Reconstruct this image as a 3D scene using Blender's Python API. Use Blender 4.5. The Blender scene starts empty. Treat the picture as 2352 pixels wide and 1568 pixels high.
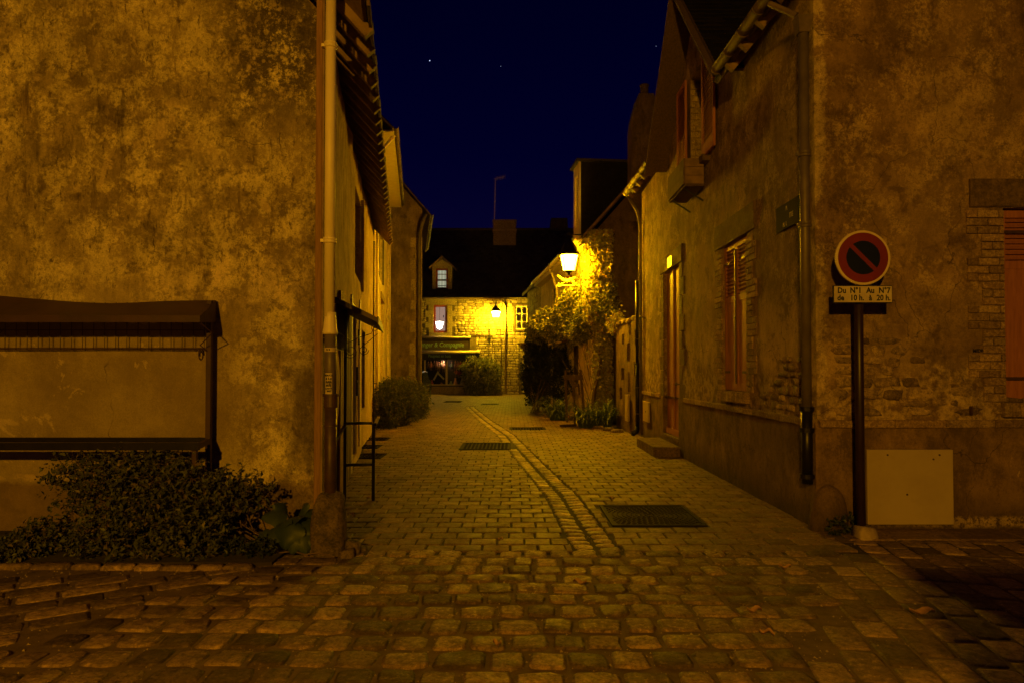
import bpy, math, random
from mathutils import Vector, Matrix, noise
R = random.Random(7)
scene = bpy.context.scene
COL = scene.collection
# ------------------------------------------------------------ camera, sky, exposure
cam_d = bpy.data.cameras.new('camera'); cam = bpy.data.objects.new('camera', cam_d); COL.objects.link(cam)
cam_d.lens = 24.0; cam_d.sensor_width = 36.0; cam_d.clip_start = 0.05; cam_d.clip_end = 3000
PITCH = math.atan(32.5/1568.0)
cam_d.shift_y = 32.5/2352.0
cam.location = (0, 0, 1.5); cam.rotation_euler = (math.pi/2+PITCH, 0, 0)
scene.camera = cam
scene.view_settings.view_transform = 'Standard'; scene.view_settings.look = 'None'
scene.view_settings.exposure = 0.0; scene.view_settings.gamma = 1.0
world = bpy.data.worlds.new('World'); scene.world = world; world.use_nodes = True
wn = world.node_tree.nodes; wl = world.node_tree.links; wn.clear()
wo = wn.new('ShaderNodeOutputWorld'); wb = wn.new('ShaderNodeBackground')
wt = wn.new('ShaderNodeTexCoord'); wx = wn.new('ShaderNodeSeparateXYZ'); wr = wn.new('ShaderNodeValToRGB')
wl.new(wt.outputs['Generated'], wx.inputs[0]); wl.new(wx.outputs['Z'], wr.inputs[0])
wr.color_ramp.elements[0].position = 0.0; wr.color_ramp.elements[0].color = (0.0080, 0.0030, 0.0140, 1)
wr.color_ramp.elements[1].position = 0.75; wr.color_ramp.elements[1].color = (0.0001, 0.0001, 0.0060, 1)
for p_, c_ in ((0.13, (0.0042, 0.0018, 0.0170)), (0.20, (0.0014, 0.0009, 0.0190)), (0.30, (0.0003, 0.0003, 0.0150)), (0.45, (0.0001, 0.0002, 0.0108))):
    e_ = wr.color_ramp.elements.new(p_); e_.color = (*c_, 1)
wl.new(wr.outputs['Color'], wb.inputs['Color']); wb.inputs['Strength'].default_value = 1.0
wl.new(wb.outputs['Background'], wo.inputs['Surface'])
SODIUM = (1.0, 0.445, 0.003)        # the street lamp behind the viewer
SODIUM_LANE = (1.0, 0.50, 0.0022); SODIUM_FAR = (1.0, 0.64, 0.012)   # the two lanterns in the lane
LANTERN_POWER = 760.0; FAR_LANTERN_POWER = 820.0; STREET_LAMP_WATTS = 3600.0
STREET_LAMP_AT = (-2.3, -8.0, 4.9)

# ------------------------------------------------------------ pixel helpers (pixels of the 2352 x 1568 view)
def ray(px, py):
    xc = (px-1176)/1568.0; yc = (816.5-py)/1568.0
    return Vector((xc, math.cos(PITCH)-math.sin(PITCH)*yc, math.sin(PITCH)+math.cos(PITCH)*yc))
def at(px, py, Y):
    d = ray(px, py); t = Y/d.y
    return Vector((d.x*t, Y, 1.5+d.z*t))
def gnd(px, py, z=0.0):
    d = ray(px, py); t = (z-1.5)/d.z
    return Vector((d.x*t, d.y*t, z))

class Frame:
    """a vertical wall plane: u runs along it, z up, o out of it towards the lane"""
    def __init__(s, p0, p1, toward):
        s.p0 = Vector((p0[0], p0[1], 0)); d = Vector((p1[0]-p0[0], p1[1]-p0[1], 0)); s.len = d.length; s.U = d.normalized()
        n = Vector((s.U.y, -s.U.x, 0))
        if n.dot(Vector((toward[0], toward[1], 0))-s.p0) < 0: n = -n
        s.N = n
    def pt(s, u, z, o=0.0):
        v = s.p0+s.U*u+s.N*o; return Vector((v.x, v.y, z))
    def uz(s, px, py, o=0.0):
        d = ray(px, py); base = s.p0+s.N*o
        t = base.dot(s.N)/(d.x*s.N.x+d.y*s.N.y)
        p = Vector((d.x*t, d.y*t, 0))
        return ((p-base).dot(s.U), 1.5+d.z*t)
    def u(s, px, o=0.0): return s.uz(px, 849, o)[0]

class MB:
    def __init__(s): s.v = []; s.f = []; s.m = []
    def poly(s, pts, mi=0):
        n = len(s.v); s.v += [tuple(p) for p in pts]; s.f.append(tuple(range(n, n+len(pts)))); s.m.append(mi)
    def hexa(s, p, mi=0):
        n = len(s.v); s.v += [tuple(q) for q in p]
        for f in ((0,3,2,1),(4,5,6,7),(0,1,5,4),(1,2,6,5),(2,3,7,6),(3,0,4,7)): s.f.append(tuple(n+i for i in f)); s.m.append(mi)
    def box(s, x0, x1, y0, y1, z0, z1, mi=0):
        s.hexa([(x0,y0,z0),(x1,y0,z0),(x1,y1,z0),(x0,y1,z0),(x0,y0,z1),(x1,y0,z1),(x1,y1,z1),(x0,y1,z1)], mi)
    def fbox(s, F, u0, u1, z0, z1, o0, o1, mi=0):
        s.hexa([F.pt(u0,z0,o0),F.pt(u1,z0,o0),F.pt(u1,z0,o1),F.pt(u0,z0,o1),F.pt(u0,z1,o0),F.pt(u1,z1,o0),F.pt(u1,z1,o1),F.pt(u0,z1,o1)], mi)
    def beam(s, a, b, w, h, up=(0,0,1), mi=0):
        a = Vector(a); b = Vector(b); d = (b-a).normalized(); up = Vector(up)
        r = d.cross(up)
        if r.length < 1e-4: r = d.cross(Vector((1,0,0)))
        r.normalize(); t = r.cross(d).normalized(); r *= w/2; t *= h/2
        s.hexa([a-r-t, a+r-t, a+r+t, a-r+t, b-r-t, b+r-t, b+r+t, b-r+t], mi)
    def chip(s, O, U, V, N, w, h, d, bev, jit=0.0, rnd=None, mi=0):
        """a chamfered block seen from +N: w along U, h along V, d proud"""
        rnd = rnd or R; j = lambda: rnd.uniform(-jit, jit)
        c = [(0,0),(w,0),(w,h),(0,h)]
        c = [(a+j(), b+j()) for a, b in c]; n = len(s.v)
        i = [(bev,bev),(w-bev,bev),(w-bev,h-bev),(bev,h-bev)]
        i = [(a+j(), b+j()) for a, b in i]
        for a, b in c: s.v.append(tuple(O+U*a+V*b-N*0.02))
        for a, b in c: s.v.append(tuple(O+U*a+V*b+N*(d-bev)))
        for a, b in i: s.v.append(tuple(O+U*a+V*b+N*(d+j()*0.3)))
        for k in range(4):
            l = (k+1)%4
            s.f.append((n+k, n+l, n+4+l, n+4+k)); s.f.append((n+4+k, n+4+l, n+8+l, n+8+k)); s.m += [mi, mi]
        s.f.append((n+8, n+9, n+10, n+11)); s.m.append(mi)
    def stone(s, O, U, V, N, w, h, d, seed, n=9, mi=0, sq=0.45, jit=0.10):
        """an irregular rounded stone lying in the plane U,V, centred on O, d proud along N"""
        rr = random.Random(seed); b = len(s.v); prof = []
        for k in range(n):
            a = 2*math.pi*(k+rr.uniform(-.2,.2))/n; ca, sa = math.cos(a), math.sin(a)
            q = 1+rr.uniform(-jit, jit)
            prof.append((w/2*math.copysign(abs(ca)**sq, ca)*q, h/2*math.copysign(abs(sa)**sq, sa)*q))
        tilt = (rr.uniform(-.12,.12)*d, rr.uniform(-.12,.12)*d)
        for sc, dd in ((1.0, -0.03), (1.0, d*0.45), (0.84, d*0.93)):
            for x, y in prof:
                zz = dd + (tilt[0]*x/w+tilt[1]*y/h)*2*(dd > 0) + (rr.uniform(-.10,.10)*d if dd > 0 else 0)
                s.v.append(tuple(O+U*(x*sc)+V*(y*sc)+N*zz))
        s.v.append(tuple(O+N*d*(1+rr.uniform(-.1,.12))))
        for r_ in range(2):
            for k in range(n):
                l = (k+1)%n; s.f.append((b+r_*n+k, b+r_*n+l, b+(r_+1)*n+l, b+(r_+1)*n+k)); s.m.append(mi)
        for k in range(n): s.f.append((b+2*n+k, b+2*n+(k+1)%n, b+3*n)); s.m.append(mi)
    def tube(s, pts, r, n=8, mi=0, cap=True):
        pts = [Vector(p) for p in pts]; rs = r if isinstance(r, (list, tuple)) else [r]*len(pts)
        b = len(s.v); prev = None
        for i, p in enumerate(pts):
            d = (pts[min(i+1, len(pts)-1)]-pts[max(i-1, 0)]).normalized()
            if prev is None:
                a = d.cross(Vector((0,0,1)))
                if a.length < 1e-3: a = d.cross(Vector((0,1,0)))
            else: a = prev-d*prev.dot(d)
            a.normalize(); prev = a; c = d.cross(a)
            for k in range(n):
                t = 2*math.pi*k/n; s.v.append(tuple(p+(a*math.cos(t)+c*math.sin(t))*rs[i]))
        for i in range(len(pts)-1):
            for k in range(n):
                l = (k+1)%n; s.f.append((b+i*n+k, b+i*n+l, b+(i+1)*n+l, b+(i+1)*n+k)); s.m.append(mi)
        if cap:
            s.f.append(tuple(b+k for k in range(n))[::-1]); s.f.append(tuple(b+(len(pts)-1)*n+k for k in range(n))); s.m += [mi, mi]
    def lathe(s, c, prof, n=16, axis=None, mi=0, squash=None):
        """prof: (radius, height) pairs about a vertical axis through c (or about axis)"""
        c = Vector(c); ax = Vector(axis or (0,0,1)).normalized()
        e1 = ax.orthogonal().normalized() if axis else Vector((1,0,0)); e2 = ax.cross(e1); b = len(s.v)
        for r, h in prof:
            for k in range(n):
                t = 2*math.pi*(k+.5)/n; s.v.append(tuple(c+ax*h+(e1*math.cos(t)+e2*math.sin(t))*r))
        for i in range(len(prof)-1):
            for k in range(n):
                l = (k+1)%n; s.f.append((b+i*n+k, b+i*n+l, b+(i+1)*n+l, b+(i+1)*n+k)); s.m.append(mi)
        s.f.append(tuple(b+k for k in range(n))[::-1]); s.f.append(tuple(b+(len(prof)-1)*n+k for k in range(n))); s.m += [mi, mi]
    def prism(s, pts, ext, mi=0):
        ext = Vector(ext); n = len(pts); b = len(s.v)
        s.v += [tuple(Vector(p)) for p in pts]+[tuple(Vector(p)+ext) for p in pts]
        s.f.append(tuple(range(b, b+n))[::-1]); s.f.append(tuple(range(b+n, b+2*n))); s.m += [mi, mi]
        for k in range(n): l = (k+1)%n; s.f.append((b+k, b+l, b+n+l, b+n+k)); s.m.append(mi)
    def leaf(s, p, d, nrm, L, w, fold=0.25, mi=0):
        d = d.normalized(); r = d.cross(nrm)
        if r.length < 1e-3: r = d.orthogonal()
        r.normalize(); t = r.cross(d); n = len(s.v)
        m = p+d*(L*.45)
        s.v += [tuple(p), tuple(m+r*(w/2)+t*(w*fold)), tuple(p+d*L-t*(L*.12)), tuple(m-r*(w/2)+t*(w*fold))]
        s.f += [(n, n+1, n+2), (n, n+2, n+3)]; s.m += [mi, mi]
    def build(s, name, mat, parent=None, smooth=False, bevel=0, **props):
        me = bpy.data.meshes.new(name); loc = Vector((0,0,0))
        if parent is not None:
            q = parent
            while q is not None: loc += q.location; q = q.parent
        else:
            xs = [v[0] for v in s.v]; ys = [v[1] for v in s.v]; zs = [v[2] for v in s.v]
            loc = Vector(((min(xs)+max(xs))/2, (min(ys)+max(ys))/2, min(zs)))
        me.from_pydata([(v[0]-loc.x, v[1]-loc.y, v[2]-loc.z) for v in s.v], [], s.f)
        for mm in (mat if isinstance(mat, (list, tuple)) else [mat]): me.materials.append(mm)
        if any(s.m): me.polygons.foreach_set('material_index', s.m)
        if smooth: me.polygons.foreach_set('use_smooth', [True]*len(s.f))
        me.validate(); me.update()
        o = bpy.data.objects.new(name, me); COL.objects.link(o)
        if parent is not None: o.parent = parent
        else: o.location = loc
        if bevel:
            b = o.modifiers.new('bevel', 'BEVEL'); b.width = bevel; b.segments = 2; b.limit_method = 'ANGLE'
        for k, v in props.items(): o[k] = v
        return o

def thing(name, label, cat, loc=(0,0,0), group=None):
    o = bpy.data.objects.new(name, None); o.empty_display_size = 0.1; o.location = loc; COL.objects.link(o)
    o['label'] = label; o['category'] = cat
    if group: o['group'] = group
    return o
def tag(o, label, cat, group=None):
    o['label'] = label; o['category'] = cat
    if group: o['group'] = group
    return o
def structure(name):
    o = bpy.data.objects.new(name, None); COL.objects.link(o); o['kind'] = 'structure'; return o
def copy_tree(o, loc, label):
    c = o.copy(); COL.objects.link(c); c.location = loc; c['label'] = label
    for ch in o.children:
        k = ch.copy(); COL.objects.link(k); k.parent = c
        for g in ch.children:
            q = g.copy(); COL.objects.link(q); q.parent = k
    return c
def text(name, body, size, O, U, V, mat, parent, align='CENTER', shear=0, bold=0.0, ext=0.001, xs=1.0):
    cu = bpy.data.curves.new(name, 'FONT'); cu.body = body; cu.size = size; cu.align_x = align; cu.align_y = 'CENTER'
    cu.extrude = ext; cu.offset = bold; cu.shear = shear; cu.resolution_u = 2
    t = bpy.data.objects.new('tmp', cu); COL.objects.link(t)
    me = bpy.data.meshes.new_from_object(t.evaluated_get(bpy.context.evaluated_depsgraph_get()))
    bpy.data.objects.remove(t)
    U = Vector(U).normalized(); V = Vector(V).normalized(); N = U.cross(V)
    loc = Vector((0,0,0)); q = parent
    while q is not None: loc += q.location; q = q.parent
    O = Vector(O)
    for v in me.vertices:
        c = v.co; v.co = O+U*(c.x*xs)+V*c.y+N*c.z-loc
    me.materials.clear(); me.materials.append(mat)
    o = bpy.data.objects.new(name, me); COL.objects.link(o); o.parent = parent
    return o

# ------------------------------------------------------------ materials
class NT:
    def __init__(s, name):
        s.m = bpy.data.materials.new(name); s.m.use_nodes = True; s.t = s.m.node_tree; s.n = s.t.nodes
        s.b = s.n['Principled BSDF']; s.o = s.n['Material Output']
        s.pos = s.n.new('ShaderNodeNewGeometry').outputs['Position']
    def l(s, a, b): s.t.links.new(a, b)
    def set(s, sock, v):
        if hasattr(v, 'is_linked') or hasattr(v, 'links'): s.l(v, sock)
        else: sock.default_value = v
    def scale(s, v, k):
        n = s.n.new('ShaderNodeMapping'); n.inputs['Scale'].default_value = k; s.l(v, n.inputs['Vector']); return n.outputs[0]
    def noise(s, sc, det=6, rough=.6, vec=None, dist=0.0, lac=2.0):
        n = s.n.new('ShaderNodeTexNoise'); n.inputs['Scale'].default_value = sc; n.inputs['Detail'].default_value = det
        n.inputs['Roughness'].default_value = rough; n.inputs['Distortion'].default_value = dist; n.inputs['Lacunarity'].default_value = lac
        s.l(vec or s.pos, n.inputs['Vector']); return n.outputs['Fac']
    def vor(s, sc, feat='F1', vec=None):
        n = s.n.new('ShaderNodeTexVoronoi'); n.feature = feat; n.inputs['Scale'].default_value = sc
        s.l(vec or s.pos, n.inputs['Vector']); return n.outputs['Distance']
    def crack(s, sc):
        n = s.n.new('ShaderNodeVectorMath'); n.operation = 'ADD'; w = s.n.new('ShaderNodeTexNoise'); w.inputs['Scale'].default_value = 3.5; w.inputs['Detail'].default_value = 6
        s.l(s.pos, w.inputs['Vector']); k = s.n.new('ShaderNodeVectorMath'); k.operation = 'SCALE'; k.inputs['Scale'].default_value = .35; s.l(w.outputs['Color'], k.inputs[0])
        s.l(s.pos, n.inputs[0]); s.l(k.outputs[0], n.inputs[1]); return s.vor(sc, 'DISTANCE_TO_EDGE', n.outputs[0])
    def ramp(s, v, a, b, lo=0.0, hi=1.0):
        n = s.n.new('ShaderNodeMapRange'); n.interpolation_type = 'SMOOTHSTEP'
        for i, x in zip((0,1,2,3,4), (v, a, b, lo, hi)): s.set(n.inputs[i], x)
        return n.outputs[0]
    def math(s, op, a, b=0.0):
        n = s.n.new('ShaderNodeMath'); n.operation = op; s.set(n.inputs[0], a); s.set(n.inputs[1], b); return n.outputs[0]
    def mix(s, f, a, b):
        n = s.n.new('ShaderNodeMix'); n.data_type = 'RGBA'
        s.set(n.inputs[0], f)
        for sock, v in ((n.inputs[6], a), (n.inputs[7], b)):
            if isinstance(v, tuple): sock.default_value = (*v[:3], 1)
            else: s.l(v, sock)
        return n.outputs[2]
    def xyz(s):
        n = s.n.new('ShaderNodeSeparateXYZ'); s.l(s.pos, n.inputs[0]); return n.outputs
    def rand(s):
        a = s.n.new('ShaderNodeObjectInfo').outputs['Random']; g = s.n.new('ShaderNodeNewGeometry').outputs['Random Per Island']
        return s.math('FRACT', s.math('ADD', a, g))
    def bump(s, h, strength=.4, dist=.02):
        n = s.n.new('ShaderNodeBump'); n.inputs['Strength'].default_value = strength; n.inputs['Distance'].default_value = dist
        s.l(h, n.inputs['Height']); s.l(n.outputs[0], s.b.inputs['Normal'])
    def val(s, f, c):   # multiply colour by a value
        n = s.n.new('ShaderNodeVectorMath'); n.operation = 'SCALE'
        if isinstance(c, tuple): n.inputs[0].default_value = c
        else: s.l(c, n.inputs[0])
        s.set(n.inputs['Scale'], f); return n.outputs[0]
    def fin(s, col, rough=.8, metal=0.0, spec=.5):
        if isinstance(col, tuple): s.b.inputs['Base Color'].default_value = (*col, 1)
        else: s.l(col, s.b.inputs['Base Color'])
        s.set(s.b.inputs['Roughness'], rough); s.b.inputs['Metallic'].default_value = metal; s.b.inputs['Specular IOR Level'].default_value = spec
        return s.m
def simple(name, c1, c2=None, sc=8, rough=.7, metal=0.0, bump=.2, bs=30, rand=0.0, spec=.5, stretch=None, det=6):
    t = NT(name); c2 = c2 or tuple(x*.6 for x in c1); v = t.scale(t.pos, stretch) if stretch else None
    col = t.mix(t.ramp(t.noise(sc, det, .65, v), .35, .68), c1, c2)
    if rand: col = t.val(t.ramp(t.rand(), 0, 1, 1-rand, 1+rand), col)
    if bump: t.bump(t.noise(bs, 5, .6, v), bump, .01)
    return t.fin(col, rough, metal, spec)
def emis(name, col, strength):
    m = bpy.data.materials.new(name); m.use_nodes = True; n = m.node_tree.nodes; n.clear()
    e = n.new('ShaderNodeEmission'); e.inputs[0].default_value = (*col, 1); e.inputs[1].default_value = strength
    o = n.new('ShaderNodeOutputMaterial'); m.node_tree.links.new(e.outputs[0], o.inputs[0]); return m
def pane_mat(name, rough=.03, tint=(.95,.97,.95)):
    m = bpy.data.materials.new(name); m.use_nodes = True; n = m.node_tree.nodes; n.clear(); L = m.node_tree.links
    tr = n.new('ShaderNodeBsdfTransparent'); tr.inputs[0].default_value = (*tint, 1)
    g = n.new('ShaderNodeBsdfGlossy'); g.inputs['Roughness'].default_value = rough
    f = n.new('ShaderNodeFresnel'); f.inputs[0].default_value = 1.5; mx = n.new('ShaderNodeMixShader'); o = n.new('ShaderNodeOutputMaterial')
    L.new(f.outputs[0], mx.inputs[0]); L.new(tr.outputs[0], mx.inputs[1]); L.new(g.outputs[0], mx.inputs[2]); L.new(mx.outputs[0], o.inputs[0]); return m

def plaster_left():
    t = NT('weathered_lime_render'); X, Y, Z = t.xyz()
    big = t.noise(.9, 9, .68); mid = t.noise(3.2, 10, .72, dist=.25); fine = t.noise(19, 8, .75); grit = t.noise(80, 3, .7)
    streak = t.noise(1.0, 8, .7, t.scale(t.pos, (6.5, 6.5, .9)))
    fine2 = t.noise(34, 6, .8); col = t.mix(t.ramp(big, .38, .62), (.29, .215, .105), (.44, .34, .165))
    # upper part is much more mottled than the patched lower coat
    up = t.ramp(t.math('ADD', Z, t.math('MULTIPLY', mid, .9)), 2.3, 2.9)
    right = t.ramp(X, -2.9, -2.2)
    mott = t.math('MAXIMUM', up, right)
    m1 = t.math('MULTIPLY', t.ramp(t.math('ADD', t.math('MULTIPLY', mid, .45), t.math('ADD', t.math('MULTIPLY', fine, .32), t.math('MULTIPLY', fine2, .23))), .475, .555), mott)
    col = t.mix(t.math('MULTIPLY', m1, .9), col, (.80, .66, .33))
    m2 = t.math('MULTIPLY', t.ramp(t.noise(5.5, 10, .80, dist=.4), .52, .61), t.math('ADD', t.math('MULTIPLY', mott, .65), .10))
    col = t.mix(m2, col, (.12, .085, .038))
    drip = t.ramp(t.noise(1.0, 6, .78, t.scale(t.pos, (24, 24, 6.5))), .575, .64)
    sk = t.math('MULTIPLY', t.math('MAXIMUM', t.ramp(streak, .57, .70), drip), t.math('MULTIPLY', t.math('MAXIMUM', up, t.math('MULTIPLY', right, .6)), .85))
    col = t.mix(sk, col, (.085, .055, .028))
    # light flaky band near the corner just above the awning line, scattered light flakes in the patched coat
    band = t.math('MULTIPLY', t.ramp(t.math('ABSOLUTE', t.math('SUBTRACT', Z, 2.33)), .05, .30, 1, 0), t.ramp(X, -4.3, -2.4))
    col = t.mix(t.math('MULTIPLY', t.ramp(t.math('ADD', t.math('MULTIPLY', fine, .5), t.math('MULTIPLY', t.noise(4.2, 8, .7), .5)), .47, .54), t.math('MULTIPLY', band, .9)), col, (.72, .56, .33))
    fl = t.ramp(t.noise(2.9, 9, .66, dist=.6), .615, .65)
    col = t.mix(t.math('MULTIPLY', fl, .7), col, (.62, .47, .26))
    # moss colony at the top next to the corner, with pale round lichens
    mossn = t.ramp(t.math('ADD', t.noise(1.7, 8, .7), t.math('MULTIPLY', fine, .35)), .62, .80)
    mossp = t.math('MULTIPLY', t.ramp(Z, 3.45, 4.3), t.ramp(X, -3.2, -2.3))
    moss = t.math('MULTIPLY', t.math('MAXIMUM', mossn, t.ramp(t.noise(15, 6, .8), .44, .52)), mossp)
    col = t.mix(t.math('MULTIPLY', moss, .9), col, (.055, .042, .025))
    lich = t.math('MULTIPLY', t.ramp(t.vor(13), .20, .30, 1, 0), t.math('MULTIPLY', mossp, t.ramp(t.noise(4, 3), .45, .55)))
    col = t.mix(t.math('MULTIPLY', lich, .8), col, (.52, .40, .22))
    # dark damp stain by the drainpipe, and the plinth
    dmp = t.math('MULTIPLY', t.ramp(X, -2.15, -1.98), t.math('MULTIPLY', t.ramp(Z, .55, .75), t.ramp(Z, 1.35, 1.75, 1, 0)))
    col = t.mix(t.math('MULTIPLY', t.math('MULTIPLY', dmp, t.ramp(mid, .38, .5)), .8), col, (.09, .065, .035))
    edge = t.ramp(t.math('ADD', X, t.math('MULTIPLY', mid, .25)), -1.86, -1.72)
    col = t.mix(t.math('MULTIPLY', edge, t.math('MULTIPLY', t.ramp(fine, .42, .6), .8)), col, (.10, .07, .04))
    zz = t.math('ADD', Z, t.math('MULTIPLY', mid, .16))
    col = t.mix(t.math('MULTIPLY', t.ramp(zz, .50, .56, 1, 0), .8), col, t.mix(t.ramp(mid, .4, .6), (.15, .095, .048), (.22, .14, .07)))
    ln = t.math('MULTIPLY', t.ramp(t.math('ABSOLUTE', t.math('SUBTRACT', zz, .585)), .015, .035, 1, 0), t.ramp(t.noise(1.3, 5, .7), .5, .58))
    col = t.mix(t.math('MULTIPLY', ln, .8), col, (.58, .42, .22))
    dk_ = t.math('MULTIPLY', t.ramp(t.math('ADD', t.math('MULTIPLY', fine, .5), t.math('MULTIPLY', fine2, .5)), .545, .60), t.math('ADD', t.math('MULTIPLY', mott, .6), .15))
    col = t.mix(dk_, col, (.11, .078, .036))
    crk = t.math('MULTIPLY', t.ramp(t.crack(.55), .0, .0045, 1, 0), t.ramp(t.noise(.7, 2), .50, .56))
    col = t.mix(t.math('MULTIPLY', crk, .8), col, (.06, .04, .02))
    col = t.mix(t.math('MULTIPLY', t.ramp(grit, .35, .65), .25), col, (.12, .08, .04))
    var = t.ramp(t.math('ADD', t.math('MULTIPLY', t.noise(6.0, 9, .74, t.scale(t.pos, (1.25, 1, .55))), .62), t.math('MULTIPLY', fine2, .38)), .42, .58, t.ramp(t.noise(.8, 4), .35, .65, .52, .84), t.ramp(t.noise(1.3, 4), .35, .65, .94, 1.22))
    col = t.val(t.math('ADD', t.math('MULTIPLY', var, mott), t.math('MULTIPLY', t.math('SUBTRACT', 1.0, mott), t.math('ADD', t.math('MULTIPLY', var, .25), .70))), col)
    h = t.math('ADD', t.math('MULTIPLY', mid, 1.0), t.math('ADD', t.math('MULTIPLY', fine, .5), t.math('MULTIPLY', grit, .2)))
    t.bump(h, .55, .03)
    return t.fin(col, .93, 0, .2)
def plaster_right():
    t = NT('brown_cement_render'); X, Y, Z = t.xyz()
    big = t.noise(.8, 8, .66); mid = t.noise(2.7, 10, .7, dist=.3); fine = t.noise(23, 8, .74); grit = t.noise(95, 3, .7)
    fine2 = t.noise(34, 6, .8); col = t.mix(t.ramp(big, .36, .64), (.20, .125, .062), (.32, .21, .105))
    smooth = t.math('MULTIPLY', t.ramp(Z, 1.3, 1.6), t.ramp(Z, 1.95, 2.35, 1, 0))
    col = t.mix(t.math('MULTIPLY', smooth, t.math('MULTIPLY', t.ramp(big, .3, .55), .7)), col, (.46, .32, .165))
    speck = t.math('MULTIPLY', t.ramp(t.math('ADD', t.math('MULTIPLY', fine, .35), t.math('ADD', t.math('MULTIPLY', fine2, .25), t.math('MULTIPLY', mid, .4))), .495, .56), t.ramp(Z, 1.7, 2.6))
    col = t.mix(t.math('MULTIPLY', speck, .75), col, (.54, .385, .195))
    strip = t.math('MULTIPLY', t.ramp(t.math('ADD', X, t.math('MULTIPLY', t.noise(3.1, 8, .7), .30)), 3.10, 3.16, 1, 0), t.math('MULTIPLY', t.ramp(Y, 6.62, 6.5), t.ramp(t.noise(4.5, 8, .75), .40, .50)))
    col = t.mix(t.math('MULTIPLY', strip, .9), col, (.56, .42, .23))
    holes = t.math('MULTIPLY', t.ramp(t.vor(3.6), .045, .075, 1, 0), t.math('MULTIPLY', t.ramp(t.math('ABSOLUTE', t.math('SUBTRACT', Z, 3.72)), .2, .38, 1, 0), t.ramp(Y, 7.2, 7.0)))
    col = t.mix(t.math('MULTIPLY', holes, .85), col, (.62, .47, .27))
    col = t.mix(t.math('MULTIPLY', t.ramp(t.noise(3.9, 9, .76, dist=.4), .51, .62), .7), col, (.105, .064, .034))
    streak = t.noise(1.1, 7, .65, t.scale(t.pos, (6, 6, .8)))
    col = t.mix(t.math('MULTIPLY', t.ramp(streak, .58, .72), .45), col, (.10, .062, .033))
    # rubble band above the plinth where the render has dropped off
    rz = t.math('ADD', Z, t.math('MULTIPLY', mid, 1.25))
    fallen = t.math('MULTIPLY', t.ramp(rz, 2.02, 2.10, 1, 0), t.ramp(Z, 1.0, 1.02))
    rub = t.mix(t.ramp(t.noise(9, 7, .7), .4, .62), (.50, .36, .19), (.16, .10, .055))
    col = t.mix(t.math('MULTIPLY', fallen, .9), col, rub)
    lowp = t.ramp(Z, 1.0, 1.015, 1, 0)
    pl = t.mix(t.ramp(mid, .36, .64), (.235, .145, .07), (.13, .082, .042))
    sp = t.math('MULTIPLY', t.ramp(t.noise(11, 6, .7, t.scale(t.pos, (1,1,.45))), .60, .68), t.ramp(t.noise(1.1, 3), .48, .6))
    pl = t.mix(t.math('MULTIPLY', sp, .7), pl, (.47, .33, .17))
    pl = t.mix(t.math('MULTIPLY', t.ramp(t.math('ADD', Z, t.math('MULTIPLY', mid, .5)), .28, .62, 1, 0), .85), pl, (.065, .043, .024))
    col = t.mix(lowp, col, pl)
    base = t.math('MULTIPLY', t.ramp(t.math('ABSOLUTE', t.math('SUBTRACT', t.math('ADD', Z, t.math('MULTIPLY', mid, .12)), .13)), .03, .07, 1, 0), t.ramp(X, 3.0, 4.2))
    col = t.mix(t.math('MULTIPLY', base, t.math('MULTIPLY', t.ramp(fine, .42, .55), .7)), col, (.50, .36, .19))
    crk = t.math('MULTIPLY', t.ramp(t.crack(.75), .0, .0045, 1, 0), t.ramp(t.noise(.9, 2), .46, .52))
    col = t.mix(t.math('MULTIPLY', crk, .85), col, (.045, .03, .016))
    dk_ = t.ramp(t.math('ADD', t.math('MULTIPLY', fine, .5), t.math('MULTIPLY', fine2, .5)), .54, .60)
    col = t.mix(t.math('MULTIPLY', dk_, .6), col, (.09, .055, .03))
    col = t.mix(t.math('MULTIPLY', t.ramp(grit, .35, .65), .25), col, (.08, .05, .028))
    var = t.ramp(t.math('ADD', t.math('MULTIPLY', t.noise(5.0, 9, .74, t.scale(t.pos, (1, 1, .6))), .6), t.math('MULTIPLY', fine2, .4)), .42, .58, t.ramp(t.noise(.9, 4), .35, .65, .55, .85), t.ramp(t.noise(1.4, 4), .35, .65, 1.05, 1.40))
    col = t.val(var, col)
    t.bump(t.math('ADD', t.math('MULTIPLY', mid, 1.0), t.math('ADD', t.math('MULTIPLY', fine, .6), t.math('MULTIPLY', grit, .25))), .55, .03)
    return t.fin(col, .92, 0, .2)
def plaster_plain(name, a, b, c, sc=1.2, streaks=.4):
    t = NT(name); big = t.noise(sc, 9, .68); mid = t.noise(sc*3.5, 9, .7, dist=.3); fine = t.noise(24, 7, .7)
    col = t.mix(t.ramp(big, .36, .64), a, b)
    col = t.mix(t.math('MULTIPLY', t.ramp(mid, .54, .66), .6), col, c)
    col = t.mix(t.math('MULTIPLY', t.ramp(t.noise(1.0, 7, .65, t.scale(t.pos, (7, 7, .7))), .56, .72), streaks), col, c)
    col = t.val(t.ramp(t.math('ADD', t.math('MULTIPLY', t.noise(4.5, 8, .72, t.scale(t.pos, (1, 1, .4))), .6), t.math('MULTIPLY', fine, .4)), .42, .58, .72, 1.18), col)
    t.bump(t.math('ADD', mid, t.math('MULTIPLY', fine, .5)), .45, .025)
    return t.fin(col, .92, 0, .2)
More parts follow.
